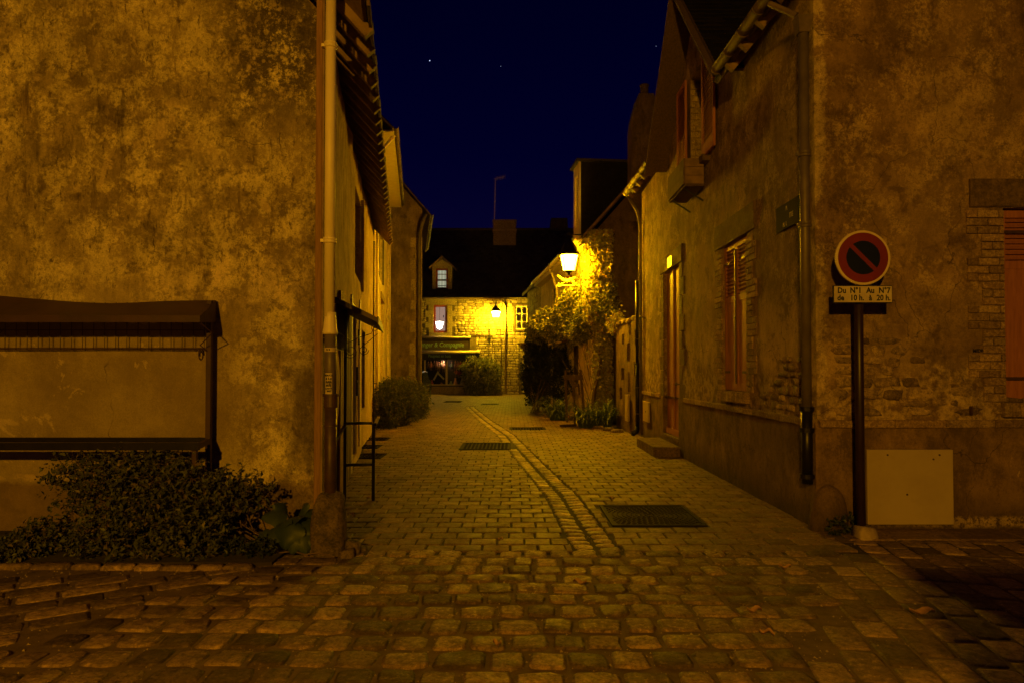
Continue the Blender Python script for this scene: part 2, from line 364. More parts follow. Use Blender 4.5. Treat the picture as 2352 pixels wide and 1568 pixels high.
def granite(name, a, b, c, rough=.55, rnd=.35, sc=1.0, bumpd=.006):
    t = NT(name); r = t.rand(); n1 = t.noise(7*sc, 8, .7); n2 = t.noise(60*sc, 5, .75); n3 = t.noise(24*sc, 6, .7)
    col = t.mix(t.ramp(r, 0, 1), a, b)
    col = t.mix(t.math('MULTIPLY', t.ramp(n1, .45, .65), .7), col, c)
    col = t.mix(t.math('MULTIPLY', t.ramp(n3, .50, .62), .55), col, tuple(x*.55 for x in c))
    col = t.mix(t.math('MULTIPLY', t.ramp(n3, .47, .36), .5), col, tuple(min(1, x*1.55) for x in a))
    col = t.mix(t.math('MULTIPLY', t.ramp(n2, .5, .6), .45), col, tuple(x*.4 for x in c))
    col = t.val(t.ramp(t.math('FRACT', t.math('MULTIPLY', r, 7.31)), 0, 1, 1-rnd, 1+rnd), col)
    t.bump(t.math('ADD', t.math('MULTIPLY', n1, 1.2), t.math('ADD', t.math('MULTIPLY', n3, .8), t.math('MULTIPLY', n2, .35))), .9, bumpd*2)
    return t.fin(col, t.ramp(t.noise(5, 4), .3, .7, rough-.13, rough+.15), 0, .35 if rough < .75 else .18)
def foliage(name, a, b, c=None, trans=.25):
    t = NT(name); r = t.rand(); col = t.mix(t.ramp(r, 0, 1), a, b)
    if c: col = t.mix(t.ramp(t.math('FRACT', t.math('MULTIPLY', r, 13.7)), .82, .9), col, c)
    t.fin(col, .5, 0, .35)
    tr = t.n.new('ShaderNodeBsdfTranslucent'); t.l(col, tr.inputs[0]); mx = t.n.new('ShaderNodeMixShader'); mx.inputs[0].default_value = trans
    t.l(t.b.outputs[0], mx.inputs[1]); t.l(tr.outputs[0], mx.inputs[2]); t.l(mx.outputs[0], t.o.inputs[0]); return t.m

M = {}
M['left'] = plaster_left(); M['right'] = plaster_right()
M['lane_left'] = plaster_plain('ochre_lane_render', (.42,.29,.15), (.52,.38,.20), (.24,.15,.075))
M['yellow'] = plaster_plain('cream_lane_render', (.60,.47,.27), (.70,.56,.33), (.40,.28,.15))
M['far_gable'] = plaster_plain('stained_far_render', (.19,.125,.062), (.30,.205,.105), (.085,.055,.028), .9, .7)
M['cottage'] = plaster_plain('cottage_limewash', (.58,.46,.27), (.66,.54,.33), (.34,.25,.14), 1.4, .3)
M['garden'] = plaster_plain('garden_wall_render', (.13,.083,.04), (.18,.115,.056), (.06,.04,.02), 1.8, .5)  # base colour lowered to stand for shade cast by the ivy
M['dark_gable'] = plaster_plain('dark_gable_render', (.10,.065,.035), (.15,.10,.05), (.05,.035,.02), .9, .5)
M['deep_joint'] = simple('dark_wall_joint', (.15,.105,.058), (.09,.062,.035), 9, .95, bump=.5, bs=40)  # dark mortar between the stones of the shop house
M['mortar'] = simple('lime_mortar', (.34,.25,.15), (.22,.16,.10), 9, .95, bump=.5, bs=40)
M['sand'] = simple('sandy_joint_soil', (.17,.108,.05), (.10,.063,.03), 6, .95, bump=.6, bs=45)
M['soil'] = simple('planting_soil', (.05,.034,.02), (.025,.018,.011), 6, 1, bump=.8, bs=30)
M['joint'] = simple('dark_paving_joint', (.045,.028,.015), (.022,.014,.009), 5, .95, bump=.5, bs=45)
M['cobble'] = granite('worn_granite_cobble', (.36,.235,.115), (.19,.12,.058), (.13,.083,.042), .62, .50, bumpd=.012)
M['sett'] = granite('gutter_granite_sett', (.42,.29,.15), (.31,.21,.11), (.17,.11,.06), .58, .4)
M['paver'] = granite('cut_granite_paver', (.225,.14,.07), (.175,.108,.053), (.12,.075,.038), .68, .20, .8, .003)
M['rubble'] = granite('rubble_wall_stone', (.36,.25,.135), (.20,.13,.07), (.11,.075,.04), .8, .35, 1.3)
M['wallstone'] = granite('pale_wall_stone', (.50,.38,.22), (.36,.26,.15), (.24,.17,.10), .85, .28, .8)
M['dressed'] = granite('dressed_stone', (.44,.33,.19), (.38,.28,.16), (.28,.20,.11), .85, .12, .8)
M['pale_brick'] = granite('pale_reveal_brick', (.44,.33,.17), (.36,.27,.14), (.24,.17,.09), .85, .15, 1.5)
M['brick'] = granite('old_clay_brick', (.38,.26,.13), (.27,.17,.085), (.17,.105,.055), .85, .28, 1.5)
M['bollard'] = granite('mossy_guard_stone', (.20,.14,.07), (.18,.125,.06), (.07,.058,.028), .85, .05, .9, .02)
M['slate'] = granite('roof_slate', (.050,.038,.030), (.036,.028,.022), (.022,.018,.014), .6, .35, .6)
M['cream_pvc'] = simple('cream_painted_pipe', (.86,.72,.42), (.80,.66,.37), 5, .45, bump=.1)
M['grey_pipe'] = simple('grey_zinc_pipe', (.17,.13,.085), (.12,.09,.06), 7, .5, .2, bump=.1)
M['zinc'] = simple('zinc_gutter', (.17,.12,.07), (.10,.072,.045), 6, .65, .1, bump=.3, spec=.3)
M['iron_pipe'] = simple('brown_cast_iron', (.085,.042,.024), (.05,.027,.016), 9, .5, .2, bump=.15)
M['black_iron'] = simple('black_iron', (.018,.014,.012), (.010,.008,.007), 9, .38, .3, bump=.1)
M['rust_metal'] = simple('rust_brown_painted_metal', (.060,.024,.014), (.038,.016,.010), 5, .55, .1, bump=.15)
M['timber_strip'] = simple('brown_corner_batten', (.30,.16,.065), (.20,.10,.042), 5, .75, bump=.3, stretch=(8,8,.6))
M['rafter'] = simple('weathered_rafter', (.27,.17,.085), (.15,.095,.05), 5, .8, bump=.3, bs=20)
M['old_wood'] = simple('dark_old_wood', (.13,.078,.04), (.07,.043,.023), 6, .8, bump=.4, stretch=(7,7,.7))
M['red_wood'] = simple('oxblood_painted_wood', (.42,.155,.065), (.29,.10,.042), 5, .6, bump=.2, stretch=(7,7,.7))
M['door_wood'] = simple('salmon_painted_door', (.36,.135,.055), (.26,.092,.038), 5, .6, bump=.15, stretch=(7,7,.7))
M['white_wood'] = simple('cream_painted_wood', (.62,.52,.36), (.52,.42,.28), 6, .55, bump=.15)
M['panel'] = simple('beige_meter_cover', (.43,.33,.185), (.385,.29,.16), 3, .6, bump=.15, bs=60)
M['dark'] = simple('unlit_interior', (.02,.015,.012), (.012,.01,.008), 3, .9, bump=0)
M['conc'] = simple('pale_concrete', (.42,.31,.18), (.27,.19,.105), 10, .9, bump=.6)
M['darkened_slate'] = granite('darkened_cheek_slate', (.014,.011,.009), (.010,.008,.007), (.007,.006,.005), .8, .3)  # darker copy of the slate; shade above the lantern hood painted into the dormer cheek
M['roof_tile'] = simple('mossy_clay_tile', (.085,.055,.032), (.04,.03,.018), 7, .9, bump=.5, rand=.35)
M['leaf'] = foliage('small_green_leaves', (.055,.062,.018), (.105,.11,.03), (.16,.12,.04))
M['leaf_dk'] = foliage('dark_evergreen_leaves', (.022,.032,.012), (.045,.055,.018))
M['big_leaf'] = foliage('broad_green_leaf', (.035,.055,.030), (.055,.075,.038))
M['ivy'] = foliage('ivy_leaves', (.24,.22,.06), (.42,.36,.10), (.26,.15,.05))
M['climber'] = foliage('climber_leaves', (.12,.13,.035), (.30,.28,.08), (.40,.36,.2))
M['grass'] = foliage('strap_leaves', (.055,.08,.024), (.13,.16,.048))
M['twig'] = simple('bare_twigs', (.16,.10,.05), (.09,.055,.03), 10, .8)
M['petal'] = foliage('white_petals', (.75,.72,.62), (.65,.6,.5))
M['glass'] = pane_mat('window_glass')
# ------------------------------------------------------------ the ground
g = MB(); g.box(-60, 60, -40, 120, -1.0, -0.05); g.build('ground', M['sand'], kind='structure')
UX, UY, UZ = Vector((1,0,0)), Vector((0,1,0)), Vector((0,0,1))
def interp(tab, y):
    if y <= tab[0][0]: return tab[0][1]
    for (a, va), (b, vb) in zip(tab, tab[1:]):
        if y <= b: return va+(vb-va)*(y-a)/(b-a)
    return tab[-1][1]
GUT = [(5.6,.73),(5.91,.70),(8.23,.59),(11.3,.28),(15.8,-.146),(21,-.90),(27.5,-1.71)]
def leftx(y): return interp([(5.7,-1.95),(6.37,-1.8),(17.8,-3.6),(25.8,-4.7),(27.7,-4.9),(28,-4.0),(36,-5.5),(42.5,-9)], y)
def rightx(y): return interp([(5.7,2.9),(15.6,2.98),(19.2,2.3),(34.2,.78),(34.5,3.5),(42.5,5)], y)
lane = structure('lane_paving'); street = structure('cobbled_street'); gutr = structure('stone_gutter')
b = MB(); b.box(-12, 8, 5.62, 42.6, -.049, -.014); b.build('joint_bed', M['joint'], lane)
b = MB(); b.box(-14, 14, -6, 5.62, -.049, -.013); b.build('joint_bed', M['sand'], street)
COVERS = [(.97,1.89,6.62,7.62), (-1.0,-.02,12.95,14.15), (-.05,.85,17.2,17.9), (-1.35,-.6,29.5,30.6), (-3.2,-2.4,31.8,33), (-2.75,-2.25,11.7,12.25), (-3.15,-2.6,13.2,13.7),(-3.3,-2.7,14.6,15.2)]
def blocked(x, y, m=.1):
    return any(a-m < x < b_+m and c-m < y < d+m for a, b_, c, d in COVERS)
# paver variants, shared between alike pieces
def stone_mesh(name, mat, w, h, d, seed, kind):
    mb = MB()
    if kind == 'paver': mb.chip(Vector((-w/2,-h/2,0)), UX, UY, UZ, w, h, d, .006, .0035, random.Random(seed))
    else: mb.stone(Vector((0,0,-.012)), UX, UY, UZ, w, h, d, seed, n=13, sq=.40, jit=.10)
    me = bpy.data.meshes.new(name); me.from_pydata(mb.v, [], mb.f); me.materials.append(mat)
    if kind != 'paver': me.polygons.foreach_set('use_smooth', [True]*len(mb.f))
    me.update(); return me
def place(name, me, parent, x, y, z, rz=0, sx=1, sy=1, tilt=(0,0)):
    o = bpy.data.objects.new(name, me); COL.objects.link(o); o.parent = parent
    o.location = (x, y, z); o.rotation_euler = (tilt[0], tilt[1], rz); o.scale = (sx, sy, 1); return o
def bake(mb, me, x, y, z, rz, sx, sy, tilt=(0,0)):
    Mx = Matrix.Translation((x,y,z)) @ Matrix.Rotation(rz,4,'Z') @ Matrix.Rotation(tilt[1],4,'Y') @ Matrix.Rotation(tilt[0],4,'X') @ Matrix.Diagonal((sx,sy,1,1))
    n = len(mb.v); mb.v += [tuple(Mx @ v.co) for v in me.vertices]
    for p in me.polygons: mb.f.append(tuple(n+i for i in p.vertices)); mb.m.append(0)
def lay(items, variants, name, parent, mat, smooth=False, limit=300, joined_name=None):
    """items sorted nearest first: (x,y,z,rz,sx,sy,tilt)"""
    items.sort(key=lambda i: i[1]-.0*abs(i[0]) if abs(i[0]) < i[1]*.78+.3 else 100+i[1])
    mb = MB()
    for k, (x, y, z, rz, sx, sy, tl) in enumerate(items):
        me = variants[R.randrange(len(variants))]
        if k < limit: place(name, me, parent, x, y, z, rz, sx, sy, tl)
        else: bake(mb, me, x, y, z, rz, sx, sy, tl)
    if mb.v: mb.build(joined_name or name+'s', mat, parent, smooth=smooth, kind='stuff')
pv = [stone_mesh('paver', M['paver'], .218, .192, .014, 100+i, 'paver') for i in range(8)]
items = []; y = 5.80; row = 0
while y < 42.2:
    off = (.5*(row % 2)+.03*math.sin(row*2.3))*.236+R.uniform(-.01,.01)
    x = -9.1+off
    gx = interp(GUT, y)
    cuts = [(-99, leftx(y)+.02), (rightx(y)-.02, 99)]
    if y < 28.1: cuts.append((gx-.205, gx+.205))
    cuts += [(p-.018, q-.0+.018) for p, q, r_, s_ in COVERS if r_-.09 < y < s_+.09]
    while x < 5.2:
        segs = [(x-.118, x+.118)]
        for c0, c1 in cuts:
            nx = []
            for p, q in segs:
                if c1 <= p or c0 >= q: nx.append((p, q)); continue
                if c0 > p: nx.append((p, c0))
                if c1 < q: nx.append((c1, q))
            segs = nx
        for p, q in segs:
            if q-p > .05:
                items.append(((p+q)/2+R.uniform(-.003,.003), y+R.uniform(-.003,.003), R.uniform(-.016,-.011), R.uniform(-.012,.012), (q-p)/.236, 1, (R.uniform(-.006,.006), R.uniform(-.006,.006))))
        x += .236
    y += .2165; row += 1
lay(items, pv, 'paver', lane, M['paver'], joined_name='far_pavers')
# central gutter of two rows of setts, dipping a little
sv = [stone_mesh('sett', M['sett'], .175, .128, .020, 200+i, 'sett') for i in range(8)]
items = []; y = 5.72
while y < 28:
    gx = interp(GUT, y); sl = (interp(GUT, y+.3)-interp(GUT, y-.3))/.6
    for s_ in (-1, 1):
        xx = gx+s_*.098+R.uniform(-.008,.008)
        if not blocked(xx, y, .03):
            items.append((xx, y+(0 if s_ < 0 else .06), -.014, -math.atan(sl)+R.uniform(-.05,.05), R.uniform(.92,1.06), R.uniform(.9,1.08), (R.uniform(-.02,.02), s_*-.05)))
    y += .148
lay(items, sv, 'sett', gutr, M['sett'], True, joined_name='far_setts')
# cobbled street across the front
cv = [stone_mesh('cobble', M['cobble'], 1.0, 1.0, .0165, 300+i, 'cobble') for i in range(18)]
slv = []
for i in range(10):
    q_ = MB(); q_.stone(Vector((0,0,-.012)), UX, UY, UZ, 1.0, 1.0, .013, 400+i, n=14, sq=.24, jit=.02)
    me = bpy.data.meshes.new('slab'); me.from_pydata(q_.v, [], q_.f); me.materials.append(M['cobble']); me.polygons.foreach_set('use_smooth', [True]*len(q_.f)); slv.append(me)
items = []; y = 1.2
def left_zone(x, y): return (x+1.9)*(-1) > (5.35-y)*.50+.05
def right_zone(x, y): return x > 2.42+(y-5.2)*.56
while y < 5.70:
    x = -5.5+R.uniform(0,.2); rowh = R.uniform(.205,.235); y += rowh/2
    while x < 4.5:
        w = R.choice((.17,.19,.21,.24,.27,.20))+R.uniform(-.012,.012)
        cx = x+w/2; wob = .02*math.sin(cx*1.7+y*3)
        hi = 5.72 if cx > -1.9 else 5.4
        if not left_zone(cx, y) and not right_zone(cx, y) and y < hi and cx > -4 :
            items.append((cx, y+wob, R.uniform(-.010,-.001), R.uniform(-.05,.05)-.02, (w-.012), rowh-R.uniform(.018,.034), (R.uniform(-.03,.03), R.uniform(-.03,.03))))
        x += w+.012
    y += rowh/2+.004
def slab_rows(O, ang, nr, nl, rw, ln, test):
    c, s_ = math.cos(ang), math.sin(ang)
    for i in range(-nr, nr):
        u = -nl*ln+R.uniform(0, ln)
        while u < nl*ln:
            l = ln*R.uniform(.8, 1.25); v = i*rw
            x_, y_ = O[0]+(u+l/2)*c-v*s_, O[1]+(u+l/2)*s_+v*c
            if test(x_, y_):
                slabs.append((x_, y_, R.uniform(-.009,-.006), ang+R.uniform(-.02,.02), l-.010, rw-.010, (R.uniform(-.004,.004), R.uniform(-.004,.004))))
            u += l
slabs = []
slab_rows((-2.5,4.3), math.radians(33), 16, 14, .19, .31, lambda x, y: left_zone(x+.05, y) and x > -4.6 and 1.4 < y < 5.05+(0.35 if x > -2.6 else 0))
slab_rows((3.0,4.3), math.radians(80), 16, 16, .205, .33, lambda x, y: right_zone(x-.08, y) and x < 5.2 and 1.3 < y < 6.2)
lay(slabs, slv, 'slab', street, M['cobble'], True, limit=160, joined_name='outlying_slabs')
lay(items, cv, 'cobble', street, M['cobble'], True, joined_name='outlying_cobbles')
# kerb of rough edging stones before the planted strip on the left
kb = structure('edging_kerb'); kp = structure('planted_strip')
b = MB(); b.box(-6, -1.86, 5.32, 6.37, -.048, .012); b.build('soil', M['soil'], kp)
x = -5.0; k = 0
while x < -2.0:
    w = R.uniform(.16,.34)
    mb = MB(); mb.stone(Vector((x+w/2, 5.24+.02*math.sin(x*3), .0)), UX, UY, UZ, w-.015, .11, .022, 900+k, n=9, sq=.4); mb.build('edging_stone', M['cobble'], kb, smooth=True); x += w; k += 1
# strip of large kerb flags along the foot of the right hand house front
fs_ = structure('flag_strip'); x = 3.0; k = 0
while x < 5.6:
    w = R.uniform(.35,.6); mb = MB(); mb.chip(Vector((x, 6.08, -.03)), UX, UY, UZ, w-.012, .40, .034, .008, .004); mb.build('flagstone', M['paver'], fs_); x += w
b = MB(); b.box(2.9, 6, 6.02, 6.52, -.048, -.012); b.build('joint_bed', M['sand'], fs_)
# sparse grit between the street cobbles
mb = MB()
for i in range(5200):
    x, y = R.uniform(-3.8,4.4), 2.4+3.9*R.random()
    if abs(x) > y*.78+.2: continue
    a = R.uniform(0, 6.28); s_ = R.uniform(.003,.008)*(1 if R.random() < .9 else 1.8)
    p = [Vector((x+s_*math.cos(a+k*2.09), y+s_*math.sin(a+k*2.09), -.013)) for k in range(3)]
    mb.poly(p+[]); t_ = Vector((x, y, -.013+s_*.9)); n = len(mb.v)-3; mb.v.append(tuple(t_))
    for k in range(3): mb.f.append((n+k, n+(k+1)%3, n+3)); mb.m.append(0)
mb.build('grit', M['conc'], kind='stuff')
# manhole and gully covers
def cover(x0, x1, y0, y1, label, pattern):
    t = thing('manhole_cover', label, 'manhole cover', ((x0+x1)/2, (y0+y1)/2, -.014), 'iron covers set in the lane paving')
    z = -.012
    f = MB(); w = .035 if x1-x0 > .6 else .02
    for a in ((x0,x1,y0,y0+w),(x0,x1,y1-w,y1),(x0,x0+w,y0+w,y1-w),(x1-w,x1,y0+w,y1-w)): f.box(*a, z, .004)
    f.build('frame', M['cover_iron'], t)
    c = MB(); c.box(x0+w, x1-w, y0+w, y1-w, z, -.006); c.build('lid', M['cover_iron'], t)
    s_ = MB(); cx, cy = (x0+x1)/2, (y0+y1)/2; hx, hy = (x1-x0)/2-w-.015, (y1-y0)/2-w-.015
    if pattern == 'ring':
        for r in range(1, 12):
            rad = r/8.6*min(hx, hy)*1.0; n = max(6, int(2*math.pi*rad/.055))
            for k in range(n):
                a = 2*math.pi*(k+(r%2)*.5)/n; px_, py_ = cx+rad*math.cos(a), cy+rad*math.sin(a)
                if abs(px_-cx) < hx and abs(py_-cy) < hy:
                    tx, ty = -math.sin(a), math.cos(a); L = .019
                    s_.beam((px_-tx*L, py_-ty*L, -.004), (px_+tx*L, py_+ty*L, -.004), .011, .009)
    else:
        nx, ny = max(3, int(hx*2/.07)), max(3, int(hy*2/.07))
        for i in range(nx):
            for j in range(ny):
                px_, py_ = x0+w+.02+(x1-x0-2*w-.04)*(i+.5)/nx, y0+w+.02+(y1-y0-2*w-.04)*(j+.5)/ny
                d = .02; q = 1 if (i+j) % 2 else -1
                s_.beam((px_-d, py_-d*q, -.004), (px_+d, py_+d*q, -.004), .012, .009)
    s_.build('tread_studs', M['cover_iron'], t, kind='stuff')
M['cover_iron'] = simple('cover_cast_iron', (.020,.013,.008), (.011,.007,.005), 12, .7, .0, bump=.25, spec=.06)
labs = ['large square iron cover with concentric rings of studs, nearest in the lane', 'rectangular studded iron cover left of the gutter, halfway up the lane',
        'iron grating across the gutter beside the agapanthus bed', 'small iron cover in the paving before the shop square', 'iron cover near the shop front, leftmost of the far ones',
        'small iron cover against the left wall, nearest of the three there', 'small iron cover by the left wall, middle one of three', 'small iron cover by the left wall, farthest of three']
for i, c in enumerate(COVERS): cover(*c, labs[i], 'ring' if i == 0 else 'grid')
# ------------------------------------------------------------ house walls
def wall(F, u0, u1, z0, z1, holes, mat, parent, name='wall', step=.3, amp=.012, reveal=.18, top=None, o=0.0, back=None):
    """a plaster face with real openings; top(u) clips it to a gable"""
    def cuts(a, b, extra):
        s_ = sorted(set([a, b]+[e for e in extra if a < e < b])); out = []
        for p, q in zip(s_, s_[1:]):
            n = max(1, int(math.ceil((q-p)/step))); out += [p+(q-p)*i/n for i in range(n)]
        return out+[s_[-1]]
    us = cuts(u0, u1, [h[0] for h in holes]+[h[1] for h in holes]); zs = cuts(z0, z1, [h[2] for h in holes]+[h[3] for h in holes])
    mb = MB(); idx = {}
    def vert(i, j):
        if (i, j) not in idx:
            u, z = us[i], zs[j]; zc = min(z, top(u)) if top else z
            edge = any(h[0]-1e-6 <= u <= h[1]+1e-6 and h[2]-1e-6 <= z <= h[3]+1e-6 for h in holes) or i in (0, len(us)-1)
            d = 0 if edge else amp*noise.noise(F.pt(u, z, 0)*1.3)*1.6
            idx[(i, j)] = len(mb.v); mb.v.append(tuple(F.pt(u, zc, o+d)))
        return idx[(i, j)]
    for i in range(len(us)-1):
        for j in range(len(zs)-1):
            uc, zc = (us[i]+us[i+1])/2, (zs[j]+zs[j+1])/2
            if any(h[0] < uc < h[1] and h[2] < zc < h[3] for h in holes): continue
            if top and zs[j] >= max(top(us[i]), top(us[i+1])): continue
            mb.f.append((vert(i,j), vert(i+1,j), vert(i+1,j+1), vert(i,j+1))); mb.m.append(0)
    for hfull in holes:
        a, b_, c, d = hfull[:4]; r = -reveal
        for qi, q in enumerate((((a,c),(b_,c)), ((b_,c),(b_,d)), ((b_,d),(a,d)), ((a,d),(a,c)))):
            if len(hfull) > 4 and qi == hfull[4]: continue
            mb.poly([F.pt(*q[0],o), F.pt(*q[1],o), F.pt(*q[1],o+r), F.pt(*q[0],o+r)])
    w = mb.build(name, mat, parent)
    if holes:
        k = MB()
        for a, b_, c, d in [h[:4] for h in holes]: k.fbox(F, a-.05, b_+.05, c-.05, d+.05, o-reveal-.10, o-reveal-.06)
        k.build('interior_backing', back or M['dark'], parent)
    return w
def shell(parent, pts, z1, mat, name='outer_wall', th=.25):
    """the walls away from the lane, as thick slabs between plan points"""
    mb = MB()
    for (a, b_) in zip(pts, pts[1:]): mb.beam((a[0],a[1],z1/2), (b_[0],b_[1],z1/2), th, z1)
    return mb.build(name, mat, parent)
def slate_roof(parent, O, U, V, w, h, sw, sh, mat, name='roof', th=.012, stuff=True, seed=1, deck=.05, deckmat=None):
    """courses of slates over a boarded deck: O lower corner, U along the eave, V up the slope"""
    U = Vector(U).normalized(); V = Vector(V).normalized(); N = U.cross(V).normalized()
    if N.z < 0: N = -N
    O = Vector(O)
    d = MB(); d.hexa([O-N*deck, O+U*w-N*deck, O+U*w-N*.002, O-N*.002, O+V*h-N*deck, O+U*w+V*h-N*deck, O+U*w+V*h-N*.002, O+V*h-N*.002])
    rf = d.build(name, deckmat or M['old_wood'], parent)
    s_ = MB(); rr = random.Random(seed); j = 0; v = -.03
    while v < h:
        u = -sw*(.5 if j % 2 else 0)
        while u < w:
            a, b_ = max(u, 0)+.003, min(u+sw, w)-.003
            if b_-a > .02:
                t0 = th*rr.uniform(1.3, 2.4); e = rr.uniform(-.006, .006)
                p = [O+U*a+V*(v+e)+N*t0, O+U*b_+V*(v+e)+N*t0, O+U*b_+V*(v+sh*1.05)+N*th*.6, O+U*a+V*(v+sh*1.05)+N*th*.6]
                s_.poly(p); s_.poly([p[0], p[1], p[1]-N*t0, p[0]-N*t0])
            u += sw
        v += sh; j += 1
    s_.build('slates', mat, parent, kind='stuff')
    return rf
def gutter(parent, a, b, r=.06, mat=None, hooks=.6, name='gutter'):
    a, b = Vector(a), Vector(b); d = (b-a).normalized(); side = d.cross(Vector((0,0,1))).normalized(); mb = MB(); n = 8
    for rr_ in (r, r-.008):
        base = len(mb.v)
        for p in (a, b):
            for k in range(n+1):
                t = math.pi*k/n; mb.v.append(tuple(p+side*math.cos(t)*rr_-Vector((0,0,1))*math.sin(t)*rr_))
        for k in range(n): mb.f.append((base+k, base+k+1, base+n+2+k, base+n+1+k)); mb.m.append(0)
    for s_ in (-1, 1): mb.tube([a+side*r*s_, b+side*r*s_], .009, 6)
    L = (b-a).length; k = hooks/2
    while k < L:
        c = a+d*k; mb.tube([c+side*math.cos(t)*(r+.006)-Vector((0,0,1))*math.sin(t)*(r+.006) for t in [math.pi*i/6 for i in range(7)]], .008, 5); k += hooks
    return mb.build(name, mat or M['zinc'], parent, smooth=True)
def pipe(parent, pts, r, mat, name='drainpipe', clamps=(), clampmat=None, n=14):
    mb = MB(); mb.tube(pts, r, n); p = mb.build(name, mat, parent, smooth=True)
    for c in clamps:
        m = MB(); m.lathe(c, [(r+.004,-.028),(r+.012,-.022),(r+.012,-.008),(r+.006,0),(r+.012,.008),(r+.012,.022),(r+.004,.028)], n)
        m.box(c[0]-r-.035, c[0]-r, c[1]-.012, c[1]+.012, c[2]-.014, c[2]+.014)
        m.build('pipe_clamp', clampmat or mat, p if parent.parent is None else parent, smooth=False)
    return p
def louvred(F, parent, u0, u1, z0, z1, zl, o, mat, name='shutter', th=.035, tilt=.5, n=None):
    """a shutter: stiles and rails, louvre slats above height zl, boards below; slats are its own pieces"""
    s_ = MB(); w = .055
    s_.fbox(F, u0, u0+w, z0, z1, o, o+th); s_.fbox(F, u1-w, u1, z0, z1, o, o+th)
    for a, b_ in ((z0, z0+.10), (zl-.04, zl+.04), (z1-.07, z1)): s_.fbox(F, u0+w, u1-w, a, b_, o+.002, o+th-.002)
    s_.fbox(F, u0+w, u1-w, zl+.04, z1-.07, o+.0006, o+.003)
    sh = s_.build(name, mat, parent, bevel=.003)
    k = 0; zz = zl+.05; sub = sh
    while zz < z1-.10:
        m = MB(); m.hexa([F.pt(u0+w, zz, o+th*1.0), F.pt(u1-w, zz, o+th*1.0), F.pt(u1-w, zz+.006, o+th*1.05), F.pt(u0+w, zz+.006, o+th*1.05),
                          F.pt(u0+w, zz+.032, o+.004), F.pt(u1-w, zz+.032, o+.004), F.pt(u1-w, zz+.038, o+.007), F.pt(u0+w, zz+.038, o+.007)])
        m.build('louvre_slat', mat, sub); zz += .052
    if zl-z0 > .3:
        nb = n or 4; bw = (u1-u0-2*w)/nb
        for i in range(nb):
            m = MB(); m.fbox(F, u0+w+i*bw+.003, u0+w+(i+1)*bw-.003, z0+.10, zl-.04, o+.008, o+th-.008-(i % 2)*.002); m.build('plank', mat, sub)
    return sh
def quoins(F, parent, uedge, z0, z1, side, mat, hh=.28, wl=.34, ws=.22, o=.0, d=.014, name='quoin_stone', seed=5):
    rr = random.Random(seed); z = z0; k = 0
    while z < z1-.04:
        h = min(hh*rr.uniform(.85,1.15), z1-z); w = (wl if k % 2 else ws)*rr.uniform(.93,1.07)
        mb = MB(); a = uedge if side > 0 else uedge-w
        mb.chip(F.pt(a+.003, z+.004, o), F.U, UZ, F.N, w-.006, h-.008, d, .006, .003, rr); mb.build(name, mat, parent); z += h; k += 1
def bricks(F, parent, u0, u1, z0, z1, mat, bw=.21, bh=.066, o=0.0, d=.010, seed=1, name='brick', edge=None):
    """courses of single bricks; edge(z) moves the outer end for a toothed surround"""
    rr = random.Random(seed); z = z0; k = 0
    while z+bh <= z1+.01:
        a = u0 if edge is None else edge(k)[0]; e = u1 if edge is None else edge(k)[1]
        u = a; first = True
        while u < e-.02:
            w = min(bw*(.5 if (first and k % 2) else 1), e-u)
            if w < .05 and not first: break
            if e-(u+w) < .05: w = e-u
            mb = MB(); mb.chip(F.pt(u+.004, z+.004, o), F.U, UZ, F.N, w-.009, bh-.010, d+rr.uniform(-.003,.003), .004, .002, rr)
            mb.build(name, mat, parent); u += w; first = False
        z += bh; k += 1

# ------------------------------------------------------------ left corner house
HL = thing('corner_house', 'tall house with mottled ochre gable wall and cream drainpipe on the left corner', 'house', (-3.5, 9, 0))
FG = Frame((-1.8, 6.37), (-9.0, 6.37), (-1.8, 0))      # gable wall, u runs to the left
FA = Frame((-1.8, 6.37), (-3.6, 17.8), (2, 8))         # lane wall
top = lambda u: 5.25+min(u, 8-u)*1.0 if u < 4 else 5.25+(8-u)*1.0
gw = wall(FG, 0, 7.2, -.05, 9.3, [], M['left'], HL, 'gable_wall', step=.35, amp=.014, top=lambda u: 4.85+1.05*min(u, 7.8-u))
def plate(F, px0, px1, py0, py1):
    a = F.uz(px0, py0); b_ = F.uz(px1, py1); return (min(a[0], b_[0]), max(a[0], b_[0]), min(a[1], b_[1]), max(a[1], b_[1]))
print('FA len', FA.len, [round(FA.u(p), 2) for p in (770, 785, 800, 813, 829, 840, 850, 859)])
hA = [(FA.u(814), FA.u(827), 3.05, 4.45), (FA.u(806), FA.u(820), .10, 2.55), (FA.u(831), FA.u(838), .75, 2.25)]
wall(FA, 0, FA.len, -.05, 5.0, hA, M['lane_left'], HL, 'lane_wall', step=.4, amp=.035)
shell(HL, [(-3.7,17.7),(-9.0,17.7),(-9.0,6.5)], 5.0, M['dark_gable'])
mb = MB(); mb.box(-1.825, -1.765, 6.30, 6.40, .05, 7); mb.build('corner_batten', M['timber_strip'], HL, bevel=.008)
mb = MB(); mb.box(-1.755, -1.738, 6.27, 6.36, .05, 7); mb.build('corner_batten', M['rafter'], HL)
